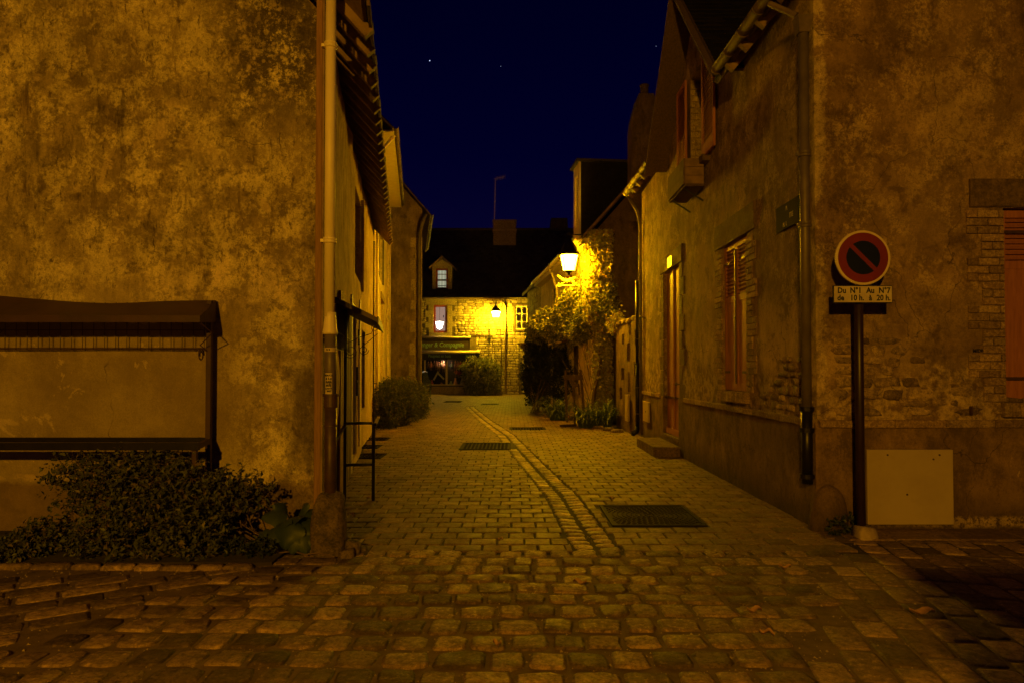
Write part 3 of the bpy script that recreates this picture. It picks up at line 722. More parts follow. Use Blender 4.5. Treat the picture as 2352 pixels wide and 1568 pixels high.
# roof: lane-side slope with open eave and rafters
eU = FA.U; eN = FA.N
mb = MB(); V = (-eN*1.0+UZ*1.05).normalized()
O = FA.pt(-.3, 4.85, .42); Wd = FA.len+.3
for i in range(3): pass
k = 0; u = .15
while u < FA.len-.05:
    m = MB(); a = FA.pt(u, 4.76, .44); b_ = a+V*1.1
    m.beam(a, b_, .075, .11); m.build('rafter', M['rafter'], HL); u += .40; k += 1
slate_roof(HL, O+V*0.0+UZ*.045, eU, V, Wd, 5.6, .24, .26, M['roof_tile'], 'roof', th=.022, seed=3, deckmat=M['rafter'])
mb = MB(); mb.beam(FA.pt(-.3, 4.86, .45), FA.pt(FA.len, 4.86, .45), .03, .10); mb.build('fascia_board', M['old_wood'], HL)
V2 = (eN*1.0+UZ*1.05).normalized(); slate_roof(HL, FA.pt(-.3, 4.85, -7.4), eU, V2, Wd, 5.4, .24, .26, M['roof_tile'], 'roof', th=.022, seed=4)
# openings of the lane wall
u0, u1, z0, z1 = hA[0]; mb = MB(); mb.fbox(FA, u0+.02, u1-.02, z0, z1, -.17, -.13); mb.build('loft_door', M['old_wood'], HL)
mb = MB(); mb.fbox(FA, u1, u1+.07, z0-.15, z1+.1, .003, .06); mb.build('door_jamb', M['lane_left'], HL)
u0, u1, z0, z1 = hA[1]
dr = MB(); dr.fbox(FA, u0, u0+.07, z0, z1, -.06, -.01); dr.fbox(FA, u1-.07, u1, z0, z1, -.06, -.01); dr.fbox(FA, u0, u1, z1-.08, z1, -.061, -.009); dd = dr.build('door_frame', M['white_wood'], HL)
n_ = 8
for i in range(n_):
    m = MB(); w = (u1-u0-.14)/n_; m.fbox(FA, u0+.07+i*w+.003, u0+.07+(i+1)*w-.003, z0+.02, z1-.08, -.10, -.066-(i % 2)*.004); m.build('plank', M['old_wood'], dd)
u0, u1, z0, z1 = hA[2]
m = MB(); m.fbox(FA, u0, u1, z0, z1, -.12, -.09); m.build('window_shutter', M['black_iron'], HL)
for (pa, pb, za, zb, mt) in ((FA.u(776), FA.u(786), .0, 2.45, 'timber_strip'), (FA.u(790), FA.u(801), .0, 2.35, 'old_wood'), (FA.u(803), FA.u(805), .0, 2.6, 'white_wood'), (FA.u(822), FA.u(824), .2, 2.7, 'white_wood')):
    mb = MB(); n_ = max(1, int((pb-pa)/.17)); 
    for i in range(n_):
        m = MB(); w = (pb-pa)/n_; m.fbox(FA, pa+i*w+.004, pa+(i+1)*w-.004, za, zb, .004, .035+(i % 2)*.004); m.build('door_plank', M[mt], HL)
for pu, za, zb in ((FA.u(812), 1.1, 1.55), (FA.u(816), 1.9, 2.15), (FA.u(828), 1.75, 2.0)):
    m = MB(); m.fbox(FA, pu-.02, pu+.02, za, zb, .04, .07); m.fbox(FA, pu-.15, pu+.02, (za+zb)/2-.02, (za+zb)/2+.02, .045, .065); m.build('iron_hinge', M['black_iron'], HL)
pipe(HL, [FA.pt(FA.u(853), z, .05) for z in (.1, 1.5, 2.4, 3.6, 4.6)], .018, M['black_iron'], 'wall_cable', n=6)
# the drainpipe on the corner: cream plastic above, grey sleeve, brown cast iron foot
px_, py_ = -1.672, 6.24
def zpx(py, Y): return at(1176, py, Y).z
pz = [zpx(p, py_) for p in (-60, 720, 768, 905, 912, 1141)]
pipe(HL, [(px_, py_, 5.3), (px_, py_, pz[2]+.16)], .049, M['cream_pvc'], 'drainpipe', clamps=[(px_, py_, zpx(p, py_)) for p in (105, 553)])
mb = MB(); mb.lathe((px_+.008, py_, pz[2]), [(.068,0),(.070,.02),(.061,.06),(.052,.16),(.049,.2)], 16); mb.build('pipe_reducer', M['cream_pvc'], HL, smooth=True)
mb = MB(); mb.tube([(px_+.012, py_, pz[3]-.02), (px_+.012, py_, pz[2]+.01)], .0535, 16); lp = mb.build('pipe_sleeve', M['grey_pipe'], HL, smooth=True)
mb = MB(); mb.tube([(px_+.018, py_, .0), (px_+.018, py_, pz[3])], .054, 16); ci = mb.build('iron_pipe_foot', M['iron_pipe'], HL, smooth=True)
mb = MB(); c = (px_+.018, py_, pz[3]); mb.lathe(c, [(.060,-.12),(.062,-.11),(.062,-.02),(.074,-.018),(.074,.004),(.058,.006)], 18); mb.build('pipe_collar', M['iron_pipe'], ci)
mb = MB(); mb.lathe((px_+.018, py_, zpx(977, py_)), [(.056,-.01),(.06,-.008),(.06,.008),(.056,.01)], 18); mb.build('pipe_clamp', M['iron_pipe'], ci)
for z in (zpx(977, py_),): pass
M['tape'] = simple('cream_tape', (.62,.50,.30), (.5,.38,.22), 12, .6); M['ink'] = simple('black_ink', (.015,.012,.01), (.012,.01,.008), 9, .7, bump=0)
mb = MB(); mb.lathe((px_+.012, py_, zpx(803, py_)), [(.0545,-.018),(.0552,-.017),(.0552,.017),(.0545,.018)], 18); tp = mb.build('paper_band', M['tape'], HL, smooth=False)
text('band_mark', 'N 8', .022, (px_+.006, py_-.0562, zpx(803, py_)), UX, UZ, M['ink'], tp, bold=.001)
# sticker
stz = zpx(880, py_); F_ = .0555
st = MB()
b = len(st.v); n = 8
for zz in (stz-.095, stz+.095):
    for k in range(n+1):
        a = math.radians(-128+k*70/n); st.v.append((px_+.012+.0548*math.cos(a), py_+.0548*math.sin(a), zz))
for k in range(n): st.f.append((b+k, b+k+1, b+n+2+k, b+n+1+k)); st.m.append(0)
so = st.build('sticker', M['tape'], None, smooth=True); tag(so, 'torn black and cream event sticker on the grey part of the corner drainpipe', 'sticker')
root_s = so
for s_, z, sz in (('BEAUCO', .075, .024), ('& % #', .045, .03), ('&#§&', .015, .034), ('#&%§', -.015, .03), ('LUNDI 07', -.045, .019), ('à BREST', -.068, .021)):
    text('lettering', s_, sz, (px_+.012, py_-.0565, stz+z), UX, UZ, M['ink'], so, bold=.0012, xs=.72)
# ------------------------------------------------------------ guard stone at the corner
mb = MB(); n = 12; rr = random.Random(5)
bx, by = at(762, 1200, 5.72).x, 5.66
prof = [(0,.90,.86),(.06,1.0,1.0),(.15,1.02,1.0),(.26,.99,.97),(.35,.93,.92),(.41,.85,.86),(.455,.70,.76),(.475,.45,.5),(.48,.1,.1)]
for i, (z, sx, sy) in enumerate(prof):
    for k in range(n):
        a = 2*math.pi*k/n; q = 1+.10*noise.noise(Vector((math.cos(a)*1.3, math.sin(a)*1.3, z*3+2)))
        ca, sa = math.copysign(abs(math.cos(a))**.62, math.cos(a)), math.copysign(abs(math.sin(a))**.62, math.sin(a))
        mb.v.append((bx-.03*z+ca*.145*sx*q+(.02 if z > .36 else 0), by+sa*.13*sy*q, z+(.03*math.sin(a*2+1) if .36 < z < .48 else 0)+(-.05 if z == 0 else 0)))
for i in range(len(prof)-1):
    for k in range(n): l = (k+1) % n; mb.f.append((i*n+k, i*n+l, (i+1)*n+l, (i+1)*n+k)); mb.m.append(0)
mb.f.append(tuple((len(prof)-1)*n+k for k in range(n))); mb.m.append(0)
o = mb.build('guard_stone', M['bollard'], None, smooth=True); o.modifiers.new('s', 'SUBSURF').levels = 2; o.modifiers['s'].render_levels = 2
tag(o, 'mossy rounded guard stone at the foot of the cream drainpipe', 'guard stone')
for j, (dx, dy, w, h) in enumerate(((.20,-.02,.12,.11),(.185,-.14,.11,.07),(.27,.03,.07,.05))):
    mb = MB(); mb.stone(Vector((bx+dx, by+dy, -.01)), UX, UY, UZ, w, w, h, 77+j, n=9); o = mb.build('loose_stone', M['bollard'], None, smooth=True)
    tag(o, ('largest of the broken stones beside the guard stone', 'low flat stone in front of the guard stone', 'small pebble to the right of the guard stone')[j], 'stone')
# ------------------------------------------------------------ metal stall awnings
def scroll(mb, O, U, V, r0, turns, rad=.006, s=1, start=0.0):
    pts = []
    for i in range(int(turns*14)+1):
        a = start+s*2*math.pi*i/14; r = r0*(1-.62*i/(turns*14)); pts.append(O+U*(math.cos(a)*r)+V*(math.sin(a)*r))
    mb.tube(pts, rad, 6)
AW = thing('stall_awning', 'rust brown metal stall frame with sheet roof and wire grid on the left gable wall', 'awning', (-4, 6.3, 0), 'metal stall frames on the corner house')
pA = at(497, 690, 6.33); pB = at(460, 737, 5.88); x0 = -6.2
zb, zf = pA.z, pB.z; xr = pA.x; xf = pB.x
mb = MB(); n = 14
for i in range(n):          # slightly sagging roof sheet
    xa, xb = x0+(xr-x0)*i/n, x0+(xr-x0)*(i+1)/n
    sag = lambda x: .05*math.exp(-((x+5.0)/.55)**2)-.028*math.exp(-((x+3.75)/.45)**2)
    fa, fb = x0+(xf-x0)*i/n, x0+(xf-x0)*(i+1)/n
    mb.hexa([(xa,6.33,zb+sag(xa)-.006),(xb,6.33,zb+sag(xb)-.006),(fb,5.88,zf+.035),(fa,5.88,zf+.035),(xa,6.33,zb+sag(xa)),(xb,6.33,zb+sag(xb)),(fb,5.88,zf+.042),(fa,5.88,zf+.042)])
for i in range(1): mb.box(x0, xf, 5.872, 5.880, zf-.012, zf+.045)
mb.build('roof_sheet', M['rust_metal'], AW)
mb = MB(); mb.poly([(xf,5.88,zf-.01),(xf,5.88,zf+.04),(xr,6.33,zb)]); mb.poly([(xr,6.33,zb),(xr,6.33,zf+.02),(xf,5.88,zf-.01)]); mb.build('end_gusset', M['rust_metal'], AW)
mb = MB(); zz1 = at(480, 801, 6.31).z; step = .1024; x = xr-.10; k = 0
while x > x0: mb.tube([(x, 6.31, zz1-.008), (x, 6.31, zb-.02)], .0042, 5); x -= step
for z in (zz1, zz1+.010, at(480, 758, 6.31).z): mb.tube([(x0, 6.305, z), (xr-.05, 6.305, z)], .004, 5)
mb.build('wire_grid', M['rust_metal'], AW, kind='stuff')
mb = MB(); mb.box(xr-.045, xr, 6.22, 6.27, -.02, zb-.012); mb.build('post', M['rust_metal'], AW, bevel=.004)
sz = at(400, 1025, 5.87).z; mb = MB(); mb.box(x0, xf+.0, 5.86, 5.90, sz-.03, sz+.035); mb.build('shelf_rail', M['black_iron'], AW)
mb = MB(); mb.box(x0, xr-.05, 6.25, 6.29, sz-.0, sz+.04); mb.build('shelf_rail', M['black_iron'], AW)
mb = MB(); mb.beam((xf-.02,5.88,sz), (xr-.02,6.25,sz+.01), .04, .045); mb.build('shelf_bracket', M['rust_metal'], AW)
mb = MB(); mb.box(xf-.06, xf-.02, 5.87, 5.91, -.02, sz-.03); mb.build('post', M['rust_metal'], AW, bevel=.004)
mb = MB(); mb.beam((xr-.03, 6.24, sz-.02), (xf+.07, 5.98, .1), .03, .03); mb.build('brace', M['rust_metal'], AW)
mb = MB(); mb.tube([(xf-.01,5.89,zf-.01),(xf+.05,6.0,zf-.10),(xr-.05,6.12,zf-.2),(xr-.03,6.2,zz1-.02)], .005, 6)
scroll(mb, Vector((xr-.05,6.14,zz1-.06)), Vector((0,1,0)), UZ, .06, 1.6, .006)
mb.build('scroll_bracket', M['rust_metal'], AW)
# second one on the lane wall, seen from its end
AW2 = thing('stall_awning', 'narrow black metal stall frame seen end-on against the lane wall beside the drainpipe', 'awning', (-1.8, 7.6, 0), 'metal stall frames on the corner house')
ua, ub = .75, 2.6
def fz(py, Y=8.0): return at(1176, py, Y).z
zt, zo = 2.23, 2.00
mb = MB(); P = FA.pt
mb.hexa([P(ua,zt,.03),P(ub,zt,.03),P(ub,zo,.50),P(ua,zo,.50),P(ua,zt+.05,.03),P(ub,zt+.05,.03),P(ub,zo+.05,.50),P(ua,zo+.05,.50)]); mb.build('roof_sheet', M['rust_metal'], AW2)
mb = MB(); mb.fbox(FA, ua, ub, zo-.02, zo+.06, .50, .515); mb.build('fascia', M['rust_metal'], AW2)
mb = MB(); u = ua+.05
while u < ub: mb.tube([P(u, 1.72, .08), P(u, zt-.03, .08)], .004, 5); u += .09
for z in (1.72, 1.9): mb.tube([P(ua, z, .08), P(ub, z, .08)], .004, 5)
for o_ in (.08,.17,.26): mb.tube([P(ua+.02, 1.72+.0, o_), P(ua+.02, zt-.05-(o_-.08)*.5, o_)], .004, 5)
mb.build('wire_grid', M['rust_metal'], AW2, kind='stuff')
uu = 1.45
for o_, z1 in ((.10, zt-.02), (.42, .89)):
    mb = MB(); mb.fbox(FA, uu, uu+.035, -.02, z1, o_, o_+.035); mb.build('post', M['black_iron'], AW2)
for z in (.875, .40):
    mb = MB(); mb.fbox(FA, uu+.001, uu+.034, z, z+.03, .135, .42); mb.build('crossbar', M['black_iron'], AW2)
mb = MB(); mb.fbox(FA, uu, ub, .86, .89, .44, .47); mb.build('shelf_rail', M['black_iron'], AW2)
mb = MB(); mb.beam(P(uu, .87, .12), P(ua+.1, .72, .05), .03, .03); mb.build('brace', M['rust_metal'], AW2)
mb = MB(); scroll(mb, P(uu-.3, 1.70, .20), FA.N, UZ, .075, 1.5, .004, 1, math.pi); scroll(mb, P(uu-.3, 1.72, .34), FA.N, UZ, .055, 1.4, .004, -1, 0)
mb.tube([P(uu-.3, 1.79, .16), P(uu-.3, 1.86, .30), P(uu-.3, 1.90, .42), P(uu-.3, 2.0, .47)], .004, 5); scroll(mb, P(uu-.3, 1.96, .46), FA.N, UZ, .04, 1.2, .004, 1, 2)
mb.tube([P(uu-.3, 1.76, .32), P(uu-.3, 1.82, .40), P(uu-.3, 1.90, .49)], .004, 5)
mb.build('scroll_bracket', M['rust_metal'], AW2)

# ------------------------------------------------------------ houses further up on the left
HB = thing('rendered_house', 'taller cream rendered house catching the lantern light, beyond the left corner house', 'house', (-5, 22, 0))
FB = Frame((-3.6, 17.8), (-4.7, 25.8), (0, 20))
hB = [(FB.u(868), FB.u(877), *sorted((FB.uz(872, 640)[1], FB.uz(872, 530)[1]))), (FB.u(874), FB.u(881), 0.05, FB.uz(877, 690)[1])]
wall(FB, 0, FB.len, -.05, 7.9, hB, M['yellow'], HB, 'lane_wall', step=.5, amp=.03)
nearB = Frame((-3.6, 17.8), (-9, 17.8), (0, 0))
wall(nearB, 0, 5.4, 4.6, 11, [], M['far_gable'], HB, 'gable_wall', top=lambda u: 7.9+min(u, 7-u)*.95, step=.6)
shell(HB, [(-4.8,25.8),(-9,25.8),(-9,17.9)], 7.9, M['dark_gable'])
VB = (-FB.N+UZ*.95).normalized(); slate_roof(HB, FB.pt(-.35, 7.75, .5), FB.U, VB, FB.len+.5, 4.9, .25, .22, M['slate'], 'roof', seed=8)
mb = MB(); mb.fbox(FB, -.3, FB.len, 7.66, 7.70, .0, .5); mb.build('soffit', M['white_wood'], HB)
gutter(HB, FB.pt(-.35, 7.78, .56), FB.pt(FB.len, 7.78, .56))
pipe(HB, [FB.pt(.1, z, o_) for z, o_ in ((7.7,.5),(7.45,.3),(7.2,.08),(5,.07),(3,.07),(.1,.07))], .045, M['cream_pvc'])
pipe(HB, [FB.pt(FB.len-.12, z, .07) for z in (7.6,5,3,.1)], .045, M['cream_pvc'])
for i, h in enumerate(hB):
    a, b_, c, d = h; m = MB(); m.fbox(FB, a+.02, b_-.02, c+.02, d-.02, -.12, -.09)
    m.build('window' if i == 0 else 'door', M['dark'] if i == 0 else M['red_wood'], HB)
    for s_ in (a-.22, b_): 
        if i == 0: m = MB(); m.fbox(FB, s_, s_+.22, c, d, .003, .05); m.build('shutter', M['grey_pipe'], HB)
    m = MB(); m.fbox(FB, a-.15, b_+.15, d, d+.2, .002, .03); m.build('lintel', M['dressed'], HB)
m = MB(); m.fbox(FB, FB.u(888), FB.u(891), .0, 6.8, .003, .10); m.build('pilaster', M['yellow'], HB)
HC = thing('gabled_house', 'brown stained gable wall with a drainpipe down its right edge, farther up on the left', 'house', (-7, 30, 0))
FC = Frame((at(969, 849, 27.7).x, 27.7), (-12, 27.7), (0, 0))
zc = at(975, 487, 27.7).z
wall(FC, 0, 7, -.05, 14, [], M['far_gable'], HC, 'gable_wall', top=lambda u: zc+.1+min(u, 8-u)*1.15, step=.5, amp=.03)
FC2 = Frame((FC.p0.x, 27.7), (-4.9, 36), (0, 30)); wall(FC2, 0, FC2.len, -.05, zc, [], M['far_gable'], HC, 'lane_wall', step=.8)
quoins(FC, HC, 0.0, .0, 6.9, 1, M['dressed'], .42, .50, .30, seed=3, d=.03)
VC = (-FC2.N+UZ*1.15).normalized(); slate_roof(HC, FC2.pt(-.2, zc-.15, .35), FC2.U, VC, 8.8, 6.5, .25, .22, M['slate'], 'roof', seed=9)
for k in range(12):
    m = MB(); a = FC2.pt(.2+k*.45, zc-.17, .36); m.beam(a, a+VC*.9, .07, .10); m.build('rafter', M['rafter'], HC)
gutter(HC, FC2.pt(-.2, zc-.12, .40), FC2.pt(8, zc-.12, .40))
pc = at(962, 849, 27.6).x
pipe(HC, [(at(978,487,27.5).x, 27.5, zc-.15), (pc+.12, 27.5, zc-.55), (pc+.03, 27.58, zc-.9), (pc, 27.6, zc-1.3), (pc, 27.6, 4), (pc, 27.6, .1)], .075, M['zinc'], clamps=[(pc, 27.6, z) for z in (7, 5, 3)])
# ------------------------------------------------------------ right corner house
HR = thing('corner_house', 'brown rendered house with gabled dormer and red shutters on the right corner', 'house', (4, 10, 0))
FR = Frame((2.9, 6.5), (2.98, 15.6), (0, 10))
FW = Frame((2.9, 6.5), (9.5, 6.5), (3, 0))
led = 1.0
dW = plate(FW, 2309, 2420, 478, 922); dW = (FW.u(2309), FW.u(2309)+1.05, FW.uz(2309, 922)[1], FW.uz(2309, 478)[1])
def fr(px0, px1, py0, py1, m=None):
    a, b_ = FR.u(px0), FR.u(px1); a, b_ = min(a, b_), max(a, b_); pm = px0 if m is None else m
    z = sorted((FR.uz(pm, py0)[1], FR.uz(pm, py1)[1])); return (a, b_, z[0], z[1])
hWin = fr(1662, 1718, 553, 898, 1690); hDoor = fr(1526, 1562, 616, 1000, 1545); hUp = fr(1589, 1626, 178, 400, 1590)
print('win', hWin, 'door', hDoor, 'up', hUp, 'dW', dW)
wall(FR, 0, FR.len, led, 5.55, [hWin, (hDoor[0], hDoor[1], led, hDoor[3]), (hUp[0], hUp[1], hUp[2], 5.55, 2)], M['right'], HR, 'lane_wall', step=.35, amp=.02, reveal=.30)
wall(FR, -.03, FR.len, -.05, led-.0, [(hDoor[0], hDoor[1], .28, led)], M['right'], HR, 'plinth', step=.35, amp=.012, reveal=.20, o=.03)
wall(FW, 0, 6.6, led, 12, [dW], M['right'], HR, 'gable_wall', step=.35, amp=.014, reveal=.14, top=lambda u: 5.5+min(u, 6.4-u)*1.15)
wall(FW, -.03, 6.6, -.05, led, [], M['right'], HR, 'plinth', step=.35, amp=.012, o=.03)
shell(HR, [(3.1,15.5),(9.4,15.5),(9.4,6.7)], 5.5, M['dark_gable'])
# ledge of long stones on top of the plinth
for F, L in ((FW, 6.4), (FR, FR.len)):
    u = 0.0 if F is FW else 0.0; k = 0
    while u < L:
        w = R.uniform(.34,.48) 
        if F is FR and hDoor[0]-.25 < u+w/2 < hDoor[1]+.25: u += w; continue
        m = MB(); m.chip(F.pt(u+.004, led-.045, .0), F.U, UZ, F.N, w-.008, .072, .052, .008, .004); m.build('ledge_stone', M['dressed2'] if False else M['brick'], HR); u += w
# cross gable (wall dormer) over the lane wall
Ya, Yb, Yc = 8.75, 12.75, 10.75
ga, gb = Ya-6.5, Yb-6.5
mb_ = MB()
def gtop(u): 
    y = u+6.5; c = (Ya+Yb)/2; h = (Yb-Ya)/2
    return 5.45+max(0, (h-abs(y-c)))/h*1.95
wall(FR, ga+.01, gb-.01, 5.55, 7.5, [(hUp[0], hUp[1], 5.55, hUp[3], 0)], M['right'], HR, 'dormer_wall', step=.25, amp=.01, reveal=.30, top=gtop)
ec = (ga+gb)/2
for (u_a, s_) in ((ga-.25, 1), (gb+.25, -1)):
    a = FR.pt(u_a, 5.30, .34); apex = FR.pt(ec, 7.62, .34)
    V = (apex-a); L = V.length; slate_roof(HR, a, -FR.N, V, 3.6, L, .22, .16, M['darkened_slate'], 'dormer_roof', seed=20+s_)
    m = MB(); m.beam(a+Vector((0,0,-.09)), apex+Vector((0,0,-.09)), .04, .16, up=FR.N); m.build('barge_board', M['old_wood'], HR)
# main lane slope either side of the dormer
VR = (-FR.N+UZ*1.15).normalized()
slate_roof(HR, FR.pt(-.35, 5.22, .30), FR.U, VR, ga-.0+.35, 5.2, .22, .16, M['darkened_slate'], 'roof', seed=30)
slate_roof(HR, FR.pt(gb, 5.5, .30), FR.U, VR, FR.len-gb+.1, 5.0, .22, .16, M['darkened_slate'], 'roof', seed=31)
slate_roof(HR, FR.pt(ga, 5.22+2.6*.755, .30-2.6*.656), FR.U, VR, gb-ga, 2.7, .22, .16, M['darkened_slate'], 'roof', seed=32)
slate_roof(HR, FR.pt(-.35, 5.22, -6.7), FR.U, (FR.N+UZ*1.15).normalized(), FR.len+.4, 5.2, .22, .16, M['darkened_slate'], 'roof', seed=33)
gA, gB = FR.pt(-.3, 5.20, .36), FR.pt(ga-.28, 5.26, .36); gutter(HR, gA, gB, .065, hooks=.5)
gutter(HR, FR.pt(gb+.28, 5.50, .36), FR.pt(FR.len+.1, 5.56, .36), .06, hooks=.45)
u = .1
while u < FR.len:
    if not (ga-.3 < u < gb+.3):
        z = 5.13 if u < ga else 5.42; a = FR.pt(u, z, .30); m = MB(); m.beam(a, a+VR*.8, .075, .12); m.build('rafter', M['rafter'], HR)
    u += .52
# downpipe at the corner
ox = .085
q = lambda z, u=.03, o_=ox: FR.pt(u, z, o_)
m = MB(); h0 = FR.pt(.03, 4.86, .09); m.hexa([h0+Vector(v) for v in ((-.05,-.05,-.12),(.05,-.05,-.12),(.05,.05,-.12),(-.05,.05,-.12),(-.075,-.07,.04),(.075,-.07,.04),(.075,.07,.04),(-.075,.07,.04))]); m.tube([FR.pt(.22, 5.14, .34), FR.pt(.05, 4.93, .14)], .03, 8); m.build('hopper_head', M['zinc'], HR)
zl_ = lambda py: at(1855, py, 6.6).z
pipe(HR, [q(4.76), q(zl_(935))], .046, M['grey_pipe'], clamps=[q(zl_(p)) for p in (360, 520)])
c2 = MB(); c2.tube([q(zl_(935)), q(.42)], .052, 16); ci = c2.build('iron_pipe_foot', M['black_iron'], HR, smooth=True)
for p in (937, 985, 1090):
    m = MB(); m.lathe(q(zl_(p)), [(.053,-.022),(.068,-.02),(.068,.02),(.053,.022)], 18); m.build('pipe_collar', M['black_iron'], ci)
# guard stone bump under it, plastered into the corner
def lump(name, c, rx, ry, h, mat, seed, lab, cat, parent=None):
    mb = MB(); n = 14; P = [(0,1.0),(.25,.98),(.5,.92),(.72,.80),(.88,.58),(.97,.3),(1,.05)]
    for z, s_ in P:
        for k in range(n):
            a = 2*math.pi*k/n; q_ = 1+.22*noise.noise(Vector((math.cos(a)*1.6+seed, math.sin(a)*1.6, z*2.2)))
            mb.v.append((c[0]+math.cos(a)*rx*s_*q_, c[1]+math.sin(a)*ry*s_*q_, c[2]+z*h-.03))
    for i in range(len(P)-1):
        for k in range(n): l = (k+1) % n; mb.f.append((i*n+k, i*n+l, (i+1)*n+l, (i+1)*n+k)); mb.m.append(0)
    mb.f.append(tuple((len(P)-1)*n+k for k in range(n))); mb.m.append(0)
    o = mb.build(name, mat, parent, smooth=True); s_ = o.modifiers.new('s', 'SUBSURF'); s_.levels = s_.render_levels = 1
    if lab: tag(o, lab, cat)
    return o
lump('guard_stone', (2.98, 6.47, 0), .19, .16, .45, M['right'], 4.2, 'rough low guard stone cemented into the right house corner under the drainpipe', 'guard stone')
# lintels, surrounds, shutters of the lane wall
def surround(F, h, lint, teeth, seed, sill=True, th=.024):
    a, b_, c, d = h; nb = 3
    m = MB(); m.chip(F.pt(a-.32, d+.005, 0), F.U, UZ, F.N, (b_-a)+.64, lint, .028, .01, .004); m.build('lintel', M['dressed2'], HR)
    k0 = [0]
    def edgeL(k): return (a-(.36 if (k//3) % 2 else .22), a-.002)
    def edgeR(k): return (b_+.002, b_+(.36 if (k//3) % 2 else .22))
    bricks(F, HR, 0, 0, c, d-.02, M['brick'], .205, .076, 0, th, seed, edge=edgeL)
    bricks(F, HR, 0, 0, c, d-.02, M['brick'], .205, .076, 0, th, seed+1, edge=edgeR)
    if sill:
        u = a-.05
        while u < b_+.03: m = MB(); m.chip(F.pt(u, c-.14, -.02), F.U, UZ, F.N, .070, .135, .085, .006, .003); m.build('sill_brick', M['brick'], HR); u += .076
M['dressed2'] = granite('brown_lintel_stone', (.17,.11,.06), (.14,.09,.048), (.09,.06,.034), .85, .08, .8)
surround(FR, hWin, .34, True, 50); surround(FW, dW, .27, True, 60)
um = (hWin[0]+hWin[1])/2; zl = hWin[2]+(hWin[3]-hWin[2])*.62
louvred(FR, HR, hWin[0]+.01, um-.004, hWin[2]+.01, hWin[3]-.01, zl, -.055, M['red_wood'], n=3)
louvred(FR, HR, um+.004, hWin[1]-.01, hWin[2]+.01, hWin[3]-.01, zl, -.055, M['red_wood'], n=3)
zlw = dW[2]+(dW[3]-dW[2])*.71
louvred(FW, HR, dW[0]+.01, (dW[0]+dW[1])/2-.004, dW[2]+.01, dW[3]-.01, zlw, -.10, M['door_wood'], n=1)
louvred(FW, HR, (dW[0]+dW[1])/2+.004, dW[1]-.01, dW[2]+.01, dW[3]-.01, zlw, -.10, M['door_wood'], n=1)
# upper window: reveal lined in pale brick blocks, open shutters, flower box
a, b_, c, d = hUp
m = MB(); m.fbox(FR, a, b_, c, d, -.36, -.33); m.build('window_blind', M['old_wood'], HR)
FQ = Frame(tuple(FR.pt(b_-.004, 0, 0))[:2], tuple(FR.pt(b_-.004, 0, -.34))[:2], (0, 0))
bricks(FQ, HR, .0, .33, c+.02, d-.02, M['pale_brick'], .16, .10, 0, .010, 71, name='reveal_brick')
wsh = .62
louvred(FR, HR, b_+.02, b_+.02+wsh, c-.02, d+.02, c+.12, .05, M['red_wood'], n=3)
louvred(FR, HR, a-.02-wsh, a-.02, c-.02, d+.02, c+.12, .05, M['red_wood'], n=3)
for uu in (a+.01,):
    m = MB(); m.fbox(FR, uu-.03, uu+.03, c, d, .003, .06); m.build('window_jamb', M['white_wood'], HR)
m = MB(); m.fbox(FR, a-.2, b_+.2, c-.10, c-.0, -.1, .12); m.build('window_sill', M['dressed2'], HR)
fb = thing('flower_box', 'wooden flower box fixed under the open red upper shutters', 'flower box', FR.pt((a+b_)/2, c-.4, .15))
fa0, fa1 = a-.02, b_+.10
for j in range(3):
    m = MB(); z = c-.40+j*.13; m.fbox(FR, fa0, fa1, z+.003, z+.127, .33, .355); m.build('board', M['old_wood'], fb)
    for uu in (fa0, fa1-.025): m = MB(); m.fbox(FR, uu, uu+.025, z+.003, z+.127, .05, .329); m.build('board', M['rafter'], fb)
m = MB(); m.fbox(FR, fa0, fa1, c-.43, c-.405, .05, .33); m.build('base_board', M['old_wood'], fb)
for uu in (fa0+.15, fa1-.15): m = MB(); m.beam(FR.pt(uu, c-.44, .30), FR.pt(uu, c-.62, .02), .02, .02); m.build('bracket', M['black_iron'], fb)
# front door with quoins, number plate, step
a, b_, c, d = hDoor
quoins(FR, HR, b_+.002, .05, d, 1, M['dressed2'], .30, .36, .22, seed=11); quoins(FR, HR, a-.002, .05, d, -1, M['dressed2'], .30, .36, .22, seed=12)
m = MB(); m.chip(FR.pt(a-.26, d+.004, 0), FR.U, UZ, FR.N, b_-a+.52, .30, .03, .01, .004); lt = m.build('lintel', M['dressed2'], HR)
dz = c
mb = MB(); mb.fbox(FR, a, b_, dz-.2, d, -.12, -.075); dd = mb.build('front_door', M['door_wood'], HR)
uc = (a+b_)/2
for i in range(4):
    w = (b_-a)/4; m = MB(); m.fbox(FR, a+i*w+.006, a+(i+1)*w-.006, dz+.02, d-.02, -.073, -.050-(i % 2)*.004); m.build('plank', M['door_wood'], dd)
m = MB(); m.fbox(FR, uc-.03, uc+.03, dz+.01, d-.01, -.049, -.025); m.build('cover_strip', M['door_wood'], dd)
m = MB(); m.fbox(FR, a+.05, b_-.05, dz+.01, dz+.12, -.049, -.015); m.build('weather_bar', M['door_wood'], dd)
m = MB(); m.fbox(FR, a-.0, b_, dz-.06, dz, -.1, .04); m.build('threshold', M['dressed2'], HR)
pl = FR.pt(uc, d+.13, .032)
M['number_plate'] = simple('yellow_enamel', (.80,.68,.35), (.72,.6,.3), 9, .35, bump=0)
m = MB(); m.fbox(FR, uc-.16, uc+.16, d+.04, d+.22, .031, .037); np_ = m.build('house_number_plate', M['number_plate'], None); tag(np_, 'small yellow house number plate over the red front door', 'sign')
text('number', '7', .17, FR.pt(uc, d+.13, .038), -FR.U, UZ, M['ink'], np_, bold=.004, xs=1.6)
st = MB(); sa = FR.u(1562); sb = FR.u(1520)
